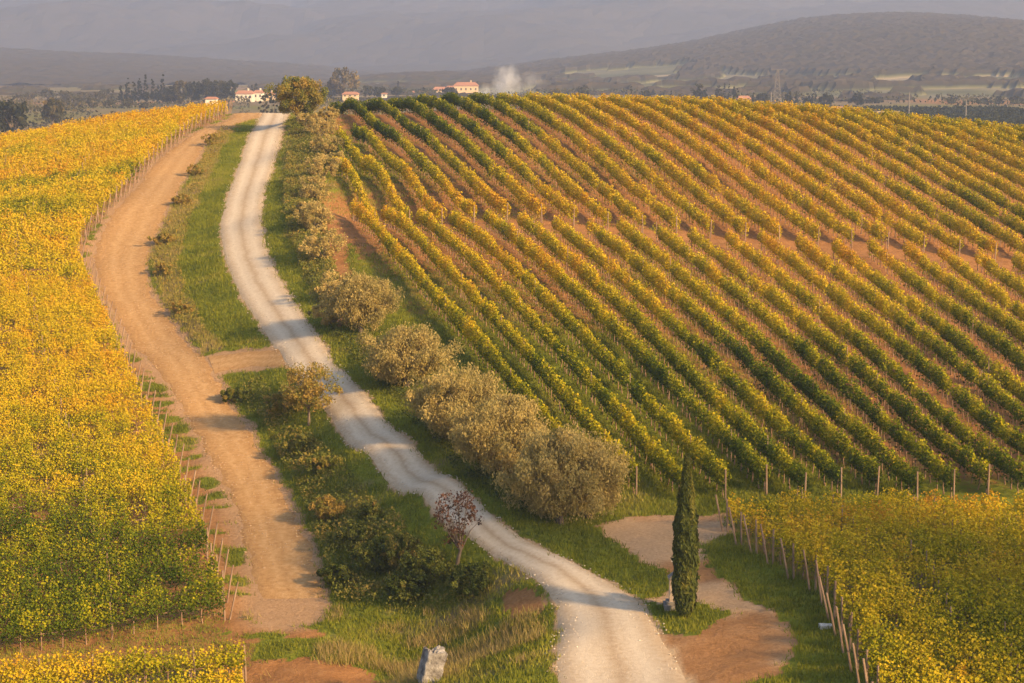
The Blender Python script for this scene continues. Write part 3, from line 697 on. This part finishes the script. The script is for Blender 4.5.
# tall dry weeds on the valley floor, on the scrub strip
x, y = scatter(60000, -34, 6, 88, 108); u_, v_ = project(np.stack([x, y, H0(x, y)], 1))
w_ = fbm(x / 4, y / 2, 113); ok = (w_ > .5) & (flat_mask(x, y)[1] > .8) & ((u_ > 262) | (v_ < 0)) & (v_ > 612); x = x[ok]; y = y[ok]
grass_patch('dry_weeds', x, y, np.full(len(x), .5), .85 + .3 * (fbm(x, y, 114) - .5), GRASS, 3, .02, 'tall dry brown weeds on the valley floor around the boulder', .2)
# undergrowth on the shaded bank and along the olive feet
def leafy(name, poly, n, hmax, tint, label, leaf=.15, mat=None):
    Pw = world_poly(poly); x, y = scatter(n, Pw[:, 0].min(), Pw[:, 0].max(), Pw[:, 1].min(), Pw[:, 1].max()); ok = inpoly(x, y, Pw); x = x[ok]; y = y[ok]
    hm = hmax * sstep(.22, .68, .5 * fbm(x / 1.5, y / 1.5, 121, 3) + .5 * fbm(x / 3.2, y / 3.2, 127, 2)); z = gz(x, y) + hm * rng.uniform(0.02, 1, len(x)) ** .6
    t = tint + .9 * (fbm(x / 1.1, y / 1.1, 122, 3) - .5) + rng.normal(0, .1, len(x))
    o = cloud(name, np.stack([x, y, z], 1), rng.uniform(.6, 1.3, len(x)) * leaf, t, mat or SHRUB, base=np.array([0, 0, .5]), rnd=.7); return tag(o, label, 'undergrowth', kind='stuff')
leafy('undergrowth', [(262,378),(290,415),(325,455),(372,505),(415,548),(460,582),(490,605),(450,612),(390,612),(335,605),(325,570),(300,500),(270,440),(240,395)], 60000, .9, .55, 'tangled brambles covering the shaded bank below the white road')
leafy('bramble', [(330,330),(372,345),(420,395),(470,440),(520,478),(545,510),(520,515),(480,490),(430,440),(380,385),(345,350)], 40000, .7, .15, 'low green brambles under the olive trees along the bank')
leafy('bank_weeds', [(290,125),(318,140),(320,190),(330,250),(345,300),(330,318),(300,270),(285,220),(283,180),(288,150)], 130000, .8, .5, 'dry weeds on the steep bank beside the upper white road')
leafy('bank_brush', [(300,112),(332,112),(342,150),(338,190),(340,230),(352,270),(380,325),(372,345),(340,320),(318,280),(306,235),(305,190),(300,150)], 280000, 3.0, .55, 'olive-gold brush running along the bank crest beside the upper road', mat=OLIVE, leaf=.12)
leafy('scrub', [(222,128),(212,140),(190,185),(168,215),(152,262),(172,318),(200,345),(215,345),(196,310),(178,262),(192,215),(215,165),(235,130)], 30000, .5, .75, 'rust brown scrub in the strip between the dirt track and the white road')

def stones(strip, n, wmin, label, mat):
    i = rng.integers(0, len(strip.C) - 18, n); a = rng.choice([-1, 1], n) * (wmin + (1.15 - wmin) * rng.uniform(0, 1, n)); h = (strip.R - strip.L)[i] / 2
    x = strip.C[i, 0] + h[:, 0] * a; y = strip.C[i, 1] + h[:, 1] * a; z = gz(x, y) + .06; r = rng.uniform(.02, .075, n)
    O = np.array([[1, 0, 0], [-1, 0, 0], [0, 1, 0], [0, -1, 0], [0, 0, .7], [0, 0, -.7]]); Fo = np.array([[0, 2, 4], [2, 1, 4], [1, 3, 4], [3, 0, 4], [2, 0, 5], [1, 2, 5], [3, 1, 5], [0, 3, 5]])
    V = np.stack([x, y, z], 1)[:, None] + O[None] * r[:, None, None] * rng.uniform(.6, 1.3, (n, 6, 1)); Fc = (np.arange(n) * 6)[:, None, None] + Fo[None]
    tag(mesh_np('loose_stones', V.reshape(-1, 3), Fc.reshape(-1, 3), mat), label, 'stones', kind='stuff')
stones(road, 3500, .45, 'loose pale stones along the edges of the white gravel road', noisy_mat('pale pebbles', (.34, .27, .2), (.66, .58, .47), 9))
stones(track, 4500, .0, 'loose clods and stones on the ochre dirt track', noisy_mat('ochre clods', (.28, .16, .08), (.6, .45, .28), 9))
# ------------------------------------------------------------------ far land: hills
def hill_mat(name, stops, scale):
    m, nt, b = new_mat(name, 1.0); c = ramp(nt, stops, math_(nt, 'ADD', math_(nt, 'MULTIPLY', attr(nt, 'wood'), 1.0), math_(nt, 'MULTIPLY_ADD', noise(nt, scale, 4, .6), .4, -.2)))
    nt.links.new(c, b.inputs['Base Color']); return m
WOODS = hill_mat('woods and fields', [(0, (.34, .27, .18)), (.3, (.12, .12, .055)), (.5, (.035, .034, .02)), (.8, (.06, .046, .028)), (1, (.025, .024, .016))], .02)
def hill(name, outline, yc, y0, y1, step, woods, bump_h, seed, cell=9, rough=14, fields=None):
    """outline: crest as (u, v) pairs seen at distance yc"""
    us = np.array([p[0] for p in outline], float); vs = np.array([p[1] for p in outline], float)
    pts = np.array([at_depth(u, v, yc) for u, v in zip(us, vs)])
    xs = np.arange(pts[0, 0] - 200, pts[-1, 0] + 200, step[0]); ys = np.concatenate([np.arange(y0, yc, step[1]), np.arange(yc, y1, step[1] * 2.5)])
    X, Y = np.meshgrid(xs, ys); crest = np.interp(xs, pts[:, 0], pts[:, 2])
    k = max(3, int(60 / step[0])); w = np.hanning(2 * k + 1); w /= w.sum(); crest = np.convolve(np.pad(crest, k, 'edge'), w, 'valid')
    t = np.where(Y < yc, sstep(y0, yc, Y), 1 - sstep(yc, y1 + (y1 - yc), Y))
    tt = np.where(Y < yc, np.clip((Y - y0) / (yc - y0), 0, 1) * .45 + .55 * t, t)
    Z = PLAIN - 4 + (crest[None] - PLAIN + 4) * tt + rough * (fbm(X / 300, Y / 300, seed, 4) - .5) * np.minimum(1, 4 * tt * (1.15 - tt))
    wd = woods(X, Y, tt)
    wl_ = .6 * worley(X, Y, cell, seed + 3) + .5 * worley(X, Y, cell * 2.3, seed + 4); Z = Z + (wd > .45) * bump_h * (1.0 - np.minimum(wl_, 1)) + (wd > .45) * bump_h * .3
    V = np.stack([X, Y, Z], 2).reshape(-1, 3); nx = len(xs); ii = np.arange(len(ys) - 1)[:, None] * nx + np.arange(nx - 1)[None]
    wood = np.where(wd > .45, .55 + .45 * fbm(X / 25, Y / 25, seed + 9, 3) + .15 * (.5 - wl_), wd)
    return tag(mesh_np(name, V, np.stack([ii, ii + 1, ii + nx + 1, ii + nx], 2).reshape(-1, 4), WOODS, attrs={'wood': wood.ravel()}, smooth=False), kind='structure')
def woods_right(X, Y, t):
    u, v = project(np.stack([X, Y, np.full(X.shape, 0.)], -1)); f = fbm(X / 120, Y / 120, 205, 3)
    edge = .26 + .40 * (1 - sstep(620, 830, u)) + .35 * (f - .5)
    fld = .12 + .25 * fbm(X / 60, Y / 60, 206, 2)
    lines = np.abs((t * 5.5 + .5 * f + u / 900) % 1 - .5) < .035
    wd = np.where(t > edge, .9, np.where(lines, 0.0, fld)); return np.where((t > .75) | (fbm(X / 45, Y / 45, 207, 2) > .64), .9, wd)
hill('wooded_hill', [(360,84),(440,79),(500,72),(560,63),(640,53),(700,43),(760,29),(820,20),(880,16),(940,18),(1024,26),(1120,40)], 2700, 1150, 3300, (4.5, 6.5), woods_right, 6.5, 200, cell=10)
hill('low_ridge', [(-120,50),(0,53),(60,56),(130,58),(200,63),(280,68),(360,76),(440,84)], 2900, 1900, 3500, (7, 9), lambda X, Y, t: np.full(X.shape, .9), 6.5, 220, cell=11, rough=10)
hill('middle_rise', [(300,88),(360,80),(420,76),(470,77),(520,82),(600,90)], 2200, 1600, 2700, (7, 8), lambda X, Y, t: np.where((t > .8) | (fbm(X / 70, Y / 50, 231, 2) > .6), .9, .15 + .2 * fbm(X / 30, Y / 90, 232, 2)), 5.5, 230, cell=9, rough=5)
hill('mountains', [(-200,-8),(0,-12),(150,-22),(300,-6),(430,-18),(560,-34),(700,-30),(850,-40),(1024,-46),(1200,-50)], 5600, 3300, 6500, (20, 22), lambda X, Y, t: np.full(X.shape, .9), 9, 240, cell=26, rough=150)
hill('far_spur', [(380,62),(470,52),(560,36),(680,18),(800,6),(900,0),(1024,-4),(1200,-10)], 4600, 3300, 5400, (16, 18), lambda X, Y, t: np.full(X.shape, .9), 8, 250, cell=22, rough=60)

# far dark vineyard on the right of the crest
for i in range(44):
    x0 = 118 + i * 3.6; e = np.array([x0, 640.]); s = np.array([x0 - 40, 960.])
    n_ = 900; q = rng.uniform(0, 1, n_); p = e + (s - e) * q[:, None]; z = gz(p[:, 0], p[:, 1]); zr = float(z.mean())
    P = np.stack([p[:, 0] + rng.normal(0, .5, n_), p[:, 1], z + rng.uniform(.4, 2.4, n_) - zr], 1); P[:, :2] -= e
    o = empty('vine_row', (e[0], e[1], zr)); cloud('foliage', P, rng.uniform(.9, 1.8, n_), rng.normal(.05, .08, n_), FAR, o)
    tag(o, f'dull green far vine row beyond the crest, {ordinal(i + 1)} counting away from the farmhouses', 'vine row', 'distant dark vine rows')

# far trees: (u, v_base, height px, width px, distance, kind)
def ftree(u, v, hp, wp, Y, lab, kind='round', group='trees on the far plain', name=None, tint=.35, n=500):
    p = at_depth(u, v, Y); h = hp * Y / F; w = wp * Y / F; zg = float(gz(np.array([p[0]]), np.array([p[1]]))[0])
    top = p[2] + h; base = min(zg, p[2]); h = top - base; p[2] = base
    nm = name or ('far_cypress' if kind == 'cone' else 'far_tree')
    tree(nm, p, h, w, lab, 'cypress' if kind == 'cone' else 'tree', FAR, group, trunk_h=.03 if kind == 'cone' else .15, nleaf=n * 4, leaf=max(.35, w * .065), clumps=44 if kind != 'cone' else 50, tint=(tint, .13), shape='cone' if kind == 'cone' else 'round', elong=1.4, trunk_r=w * .04)
CY = 'far cypress'; 
for i, (u, hp, wp) in enumerate([(121,13,6),(128,20,7),(134,18,6.5),(140,21,7),(146,24,7.5),(153,19,7),(158,18,6.5),(163,23,8)]):
    ftree(u, 98, hp, wp, 1150, f'dark slim cypress left of the grove, {ordinal(i + 1)} counting toward the white farmhouse', 'cone', 'cypress row beside the grove', tint=.0, n=1500)
for i, (u, hp, wp, t) in enumerate([(172,16,14,.3),(182,20,18,.7),(193,20,17,.25),(205,21,18,.2),(217,21,19,.5),(229,20,16,.2),(166,9,10,.3)]):
    ftree(u, 101, hp, wp, 1120, f'rounded grove tree behind the small hut, {ordinal(i + 1)} in line toward the white farmhouse' if i < 6 else 'low tree at the foot of the cypress row', 'round', 'trees of the grove', tint=t * .7, n=1200)
for u, v, hp, wp, Y, k, t, lab in [
  (256,98,16,5,1230,'cone',.1,'slim cypress rising behind the white farmhouse roof, the thicker one'),(252,97,13,3,1230,'cone',.1,'thinnest cypress behind the white farmhouse roof'),
  (264,106,18,9,700,'round',.5,'bronze tree in front of the farmhouse right wing'),(274,107,20,9,690,'round',.25,'dark tree between the farmhouse and the crest tree'),
  (284,104,14,12,760,'round',.7,'golden tree touching the crest tree on its left'),(318,96,12,10,1200,'round',.3,'grey-green tree right behind the crest tree'),
  (344,92,25,29,1150,'round',.75,'large bare tawny round tree standing over the plain'),(330,96,11,12,1150,'round',.25,'dark tree left of the tawny round tree'),
  (367,95,10,12,1200,'round',.3,'dark hedge tree right of the tawny round tree'),(380,95,9,14,1200,'round',.25,'low dark tree between the tawny tree and the far barns'),
  (396,96,9,12,1250,'round',.2,'low dark tree before the pale far field'),(398,95,14,3,1250,'cone',.1,'lone thin cypress before the pale far field'),
  (424,97,11,4,1300,'cone',.1,'short cypress between the two far farm buildings'),(449,98,11,18,1150,'round',.2,'round dark tree in front of the ochre farm buildings'),
  (583,98,13,14,1100,'round',.3,'round grey tree right of the smoke'),(556,98,9,12,1100,'round',.6,'low tawny tree beside the smoke'),
  (631,100,15,3.5,1050,'cone',.15,'thin cypress on the crest skyline right of the smoke'),(646,101,11,12,1050,'round',.25,'round tree next to the thin skyline cypress'),
  (671,102,12,4,1050,'cone',.2,'slender tree between the two round skyline trees'),(680,102,10,6,1050,'round',.7,'small tawny skyline tree'),
  (698,103,19,13,1050,'round',.15,'broad dark skyline tree left of the cypress group'),(706,103,14,5,1050,'cone',.15,'cypress leaning on the broad dark skyline tree'),
  (719,103,18,7,1050,'round',.35,'bronze tree inside the cypress group'),(724,103,21,4,1050,'cone',.1,'cypress of the skyline group, middle one'),
  (729,103,20,4,1050,'cone',.1,'cypress of the skyline group, right beside the middle one'),(735,104,18,7,1050,'round',.1,'dark tree left of the pink-roofed skyline cottage'),
  (753,105,13,4,1040,'cone',.15,'cypress just right of the pink-roofed skyline cottage'),(762,106,13,13,1040,'round',.2,'round dark tree left of the pylon'),
  (788,107,14,9,1030,'round',.12,'dark tree right of the pylon'),(790,107,18,3.5,1030,'cone',.1,'cypress in the pair right of the pylon, left one'),
  (796,107,18,3.5,1030,'cone',.1,'cypress in the pair right of the pylon, right one'),(808,108,14,12,1030,'round',.15,'dark round tree beyond the cypress pair'),
  (826,109,16,16,1020,'round',.15,'broadest dark tree right of the cypress pair'),(857,108,15,16,1050,'round',.12,'dark tree above the pale far wall'),
  (872,107,10,14,1100,'round',.25,'low bush-like tree right of the pale far wall'),(952,106,12,9,1100,'round',.12,'lone dark tree above the far dull vineyard'),
  (984,107,9,10,1100,'round',.15,'low dark tree in the right-hand far hedge, first of it'),(998,107,10,10,1100,'round',.12,'low dark tree in the right-hand far hedge, middle of it'),(1015,107,11,14,1100,'round',.15,'low dark tree in the right-hand far hedge, at the frame edge'),
  (12,126,28,40,640,'round',.15,'big dark tree beyond the yellow vines at the frame edge'),(-14,124,26,30,620,'round',.2,'dark tree half outside the frame beyond the yellow vines'),
  (52,112,14,26,760,'round',.45,'olive-brown tree right of the big dark tree')]:
    ftree(u, v, hp, wp, Y, lab, k, tint=t)
# scrubland left, hedges
k = 0
G = [(30,96),(48,95),(66,97),(84,96),(100,97),(108,96),(20,98),(75,103),(92,105),(110,103),(128,104),(60,106),(145,106)]
for i, (u, v) in enumerate(G):
    ftree(u, v + 3, 7 + 2 * (i % 3), 13 + 3 * (i % 2), 24 * F / (v + 3 - 60), f'low scrubby tree of the left heath, {ordinal(i + 1)} in the scattered line toward the grove', 'round', 'scrub trees on the left heath', tint=.45, n=220)

x, y = scatter(30000, -330, -60, 430, 1400); u_, v_ = project(np.stack([x, y, H0(x, y)], 1))
ok = (fbm(x / 22, y / 45, 301, 3) > .47) & (u_ < 250) & (u_ > -60); x = x[ok]; y = y[ok]
hm = 3.2 * sstep(.45, .7, fbm(x / 22, y / 45, 301, 3)) + .8
o = cloud('heath_scrub', np.stack([x, y, gz(x, y) + hm * rng.uniform(.1, 1, len(x))], 1), rng.uniform(.8, 1.9, len(x)), .5 + .7 * (fbm(x / 40, y / 40, 302) - .5) + rng.normal(0, .1, len(x)), FAR, base=np.array([0, 0, .6]), rnd=.7)
tag(o, 'rough olive-brown scrub covering the far heath on the left', 'scrub', kind='stuff')
x, y = scatter(40000, -150, 420, 520, 1700); u_, v_ = project(np.stack([x, y, H0(x, y)], 1))
ok = (fbm(x / 30, y / 80, 303, 3) > .54) & (u_ > 270) & (u_ < 1060) & ~((u_ > 850) & (y < 1000)); x = x[ok]; y = y[ok]
o = cloud('far_scrub', np.stack([x, y, gz(x, y) + 3.5 * rng.uniform(.1, 1, len(x))], 1), rng.uniform(.9, 2.2, len(x)), .3 + .7 * (fbm(x / 40, y / 40, 304) - .5) + rng.normal(0, .1, len(x)), FAR, base=np.array([0, 0, .6]), rnd=.7)
tag(o, 'dark hedges and scrub on the plain beyond the crest', 'scrub', kind='stuff')
# ------------------------------------------------------------------ far buildings
WALLM = noisy_mat('cream render', (.62, .55, .45), (.74, .68, .58), .8); WALLO = noisy_mat('ochre render', (.55, .40, .24), (.66, .50, .32), .8)
ROOFM = noisy_mat('terracotta tiles', (.36, .16, .09), (.50, .25, .15), 1.5); SHUT = noisy_mat('dark shutters', (.06, .055, .05), (.10, .09, .08), 3)
def house(name, u, v, Y, wpx, hpx, depth, label, wall=WALLM, nwin=(3, 2), roof_px=2.5, cat='house', chimney=True):
    p = at_depth(u, v, Y); w = wpx * Y / F; h = hpx * Y / F; g = float(gz(np.array([p[0]]), np.array([p[1]]))[0]); base = min(g, p[2]) - .5; rise = roof_px * Y / F
    r = empty(name, (p[0], p[1], base)); tag(r, label, cat, 'far farm buildings'); lift = p[2] - base
    MB().box((0, depth / 2, (h + lift) / 2), (w, depth, h + lift)).build('wall', wall, r)
    rf = MB(); e = .6; H1 = h + lift + .02
    rf.v = [(-w / 2 - e, -e, H1), (w / 2 + e, -e, H1), (w / 2 + e, depth + e, H1), (-w / 2 - e, depth + e, H1), (-w / 2 + w * .12, depth / 2, H1 + rise), (w / 2 - w * .12, depth / 2, H1 + rise)]
    rf.f = [[0, 1, 5, 4], [1, 2, 5], [2, 3, 4, 5], [3, 0, 4], [3, 2, 1, 0]]; ro = rf.build('roof', ROOFM, r)
    if chimney: MB().box((w * .2, depth * .5, H1 + rise + .3), (.9, .9, 1.6)).build('chimney', wall, ro)
    for a in range(nwin[0]):
        for b_ in range(nwin[1]):
            MB().box((-w / 2 + w * (a + .5) / nwin[0], -.03, lift + h * (b_ + .5) / nwin[1]), (1.0, .12, min(1.5, h / nwin[1] * .55))).build('window', SHUT, r)
house('farmhouse', 244, 106, 1150, 17, 12, 11, 'white two-storey farmhouse with red roof, the largest one, left of the crest tree', nwin=(4, 2), roof_px=3.2)
house('farmhouse', 258, 105, 1165, 9, 12, 9, 'narrow cream right wing of the white farmhouse', nwin=(2, 2), roof_px=2.6)
house('hut', 211, 106, 900, 11, 7, 5, 'small pale hut with a tiled roof at the upper end of the yellow vines', nwin=(1, 1), roof_px=2, chimney=False, cat='hut')
house('barn', 350, 97, 1100, 15, 2.5, 10, 'long low barn with pink roof under the tawny round tree', WALLO, nwin=(3, 1), roof_px=2.6, chimney=False, cat='barn')
house('barn', 418, 99, 1350, 17, 5, 12, 'low farm building with faded red roof, left of the short cypress', WALLO, (3, 1), 3, 'barn', False)
house('barn', 441, 97, 1420, 16, 7, 12, 'low ochre barn between the short cypress and the big farmstead', WALLO, (3, 1), 3, 'barn', False)
house('farmstead', 466, 99, 1380, 24, 13, 14, 'tallest ochre farmstead with red roofs beside the smoke', WALLO, (5, 2), 3.5, 'farmhouse')
house('cottage', 744, 105, 1080, 14, 6, 9, 'pink-roofed cottage on the skyline between dark trees', WALLO, (3, 1), 3, 'cottage', False)
house('cottage', 838, 111, 900, 13, 3, 8, 'low shed with pink roof right of the broadest dark tree', WALLO, (2, 1), 1.6, 'shed', False)
house('farmhouse', 270, 104, 1175, 8, 9, 8, 'ochre tall narrow house right of the cream wing, behind the bronze tree', WALLO, (2, 2), 2.4)
house('barn', 228, 107, 1120, 9, 5, 8, 'brownish low barn left of the white farmhouse at the grove foot', WALLO, (2, 1), 2, 'barn', False)
house('farmhouse', 452, 98, 1440, 13, 9, 11, 'ochre house between the low ochre barn and the tallest farmstead', WALLO, (3, 2), 3, 'farmhouse')
house('shed', 384, 97, 1180, 5, 3, 6, 'tiny white shed near the tawny tree', WALLM, (1, 1), 1, 'shed', False)
def pick(u, v, Y): p = at_depth(u, v, Y); g = float(gz(np.array([p[0]]), np.array([p[1]]))[0]); return p[0], p[1], min(g, p[2])
# pale farm wall
x0, y0, z0 = pick(868, 108, 850); w_ = MB().box((0, 0, 1.0), (34, .5, 2.2)).build('stone_wall', noisy_mat('old wall', (.22, .18, .14), (.36, .30, .24), 2)); w_.location = (x0, y0, z0 + .6); w_.rotation_euler.z = .5; tag(w_, 'long pale wall along the far dull vineyard', 'wall')
x0, y0, z0 = pick(256, 112, 560); w_ = MB().box((0, 0, 1.2), (13, .5, 2.6)).build('stone_wall', WALLM); w_.location = (x0, y0, z0 + 1.0); tag(w_, 'pale garden wall in front of the white farmhouse', 'wall')
# pylon
PM = noisy_mat('galvanised steel', (.16, .14, .13), (.25, .23, .21), 2)
x0, y0, z0 = pick(777, 107, 1000); r = empty('pylon', (x0, y0, z0)); tag(r, 'thin lattice power pylon rising above the crest against the wooded hill', 'pylon')
hP = CZ + (60 - 71) / F * 1000 - z0 + 1; mb = MB()
def wd_(q): return 1.9 * (1 - q) + .35
for sx, sy in ((1, 1), (1, -1), (-1, 1), (-1, -1)): mb.tube([(sx * wd_(0), sy * wd_(0), 0), (sx * wd_(1), sy * wd_(1), hP)], .08, 4)
for i in range(9):
    a, b_ = i / 9, (i + 1) / 9
    for sy in (1, -1):
        mb.tube([(-wd_(a), sy * wd_(a), hP * a), (wd_(b_), sy * wd_(b_), hP * b_)], .045, 4); mb.tube([(wd_(a), sy * wd_(a), hP * a), (-wd_(b_), sy * wd_(b_), hP * b_)], .045, 4)
mb.build('tower', PM, r)
for i, q in enumerate((.99, .88)): MB().tube([(-3.4, 0, hP * q), (3.4, 0, hP * q)], .08, 4).build('crossarm', PM, r)
for i, (u, t, b_, lab) in enumerate([(909,92,109,'pale pole standing at the corner of the far dull vineyard, the tallest one'),(966,99,110,'short pale pole left of the far hedge'),(771,92,104,'thin pale pole just left of the pylon')]):
    x0, y0, z0 = pick(u, b_, 800); hh = at_depth(u, t, 800)[2] - z0; o = MB().tube([(0, 0, 0), (0, 0, hh)], [.3, .2], 6).build('utility_pole', PM); o.location = (x0, y0, z0); tag(o, lab, 'pole', 'poles beyond the crest')

# smoke
def smoke(name, u, v, Y, rx, rz_, dens, label, seed):
    import bmesh
    p = at_depth(u, v, Y); bm = bmesh.new(); bmesh.ops.create_icosphere(bm, subdivisions=4, radius=1)
    for q in bm.verts:
        k = .8 + .4 * float(fbm(np.array([q.co.x * 2 + seed]), np.array([q.co.y * 2 + q.co.z * 2]), seed, 3)[0]); q.co = (q.co.x * rx * k, q.co.y * rx * k, q.co.z * rz_ * k)
    me = bpy.data.meshes.new(name); bm.to_mesh(me); bm.free()
    m = bpy.data.materials.new(name + ' puff'); m.use_nodes = True; nt = m.node_tree; nt.nodes.remove(nt.nodes['Principled BSDF'])
    pv = nt.nodes.new('ShaderNodeVolumePrincipled'); pv.inputs['Color'].default_value = (.98, .98, 1, 1)
    tc = nt.nodes.new('ShaderNodeTexCoord'); nz = noise(nt, .11, 3, .6, tc.outputs['Object'])
    ln = nt.nodes.new('ShaderNodeVectorMath'); ln.operation = 'LENGTH'
    mp = nt.nodes.new('ShaderNodeMapping'); mp.inputs['Scale'].default_value = (1 / rx, 1 / rx, 1 / rz_); nt.links.new(tc.outputs['Object'], mp.inputs[0]); nt.links.new(mp.outputs[0], ln.inputs[0])
    fall = math_(nt, 'SUBTRACT', 1.0, ln.outputs['Value']); fall = math_(nt, 'MAXIMUM', fall, 0.0)
    dn = math_(nt, 'MAXIMUM', math_(nt, 'MULTIPLY_ADD', nz, 5.0, -2.0), 0.0)
    nt.links.new(math_(nt, 'MULTIPLY', math_(nt, 'MULTIPLY', fall, dn), dens), pv.inputs['Density']); nt.links.new(pv.outputs[0], nt.nodes['Material Output'].inputs['Volume'])
    me.materials.append(m); o = bpy.data.objects.new(name, me); COL.objects.link(o); o.location = p; return tag(o, label, 'smoke', kind='stuff')
smoke('smoke', 506, 83, 1300, 11, 15, .20, 'white smoke rising beside the ochre farmstead', 3)
smoke('smoke', 485, 92, 1290, 8, 6, .14, 'denser low smoke against the ochre farmstead wall', 7)
smoke('smoke', 528, 84, 1320, 14, 10, .03, 'thin bluish smoke drifting away from the farmstead', 9)

# ------------------------------------------------------------------ haze
def haze(density):
    mb = MB(); zt = CZ + 560; zb = -40; mb.box((0, 3200, (zt + zb) / 2), (7600, 7400, zt - zb))
    m = bpy.data.materials.new('hazy air'); m.use_nodes = True; nt = m.node_tree; nt.nodes.remove(nt.nodes['Principled BSDF'])
    pv = nt.nodes.new('ShaderNodeVolumePrincipled'); pv.inputs['Color'].default_value = (.56, .68, .97, 1); pv.inputs['Density'].default_value = density; pv.inputs['Anisotropy'].default_value = .2
    nt.links.new(pv.outputs[0], nt.nodes['Material Output'].inputs['Volume'])
    return tag(mb.build('haze', m), 'warm grey haze filling the valley air', 'haze', kind='stuff')
haze(.00022)
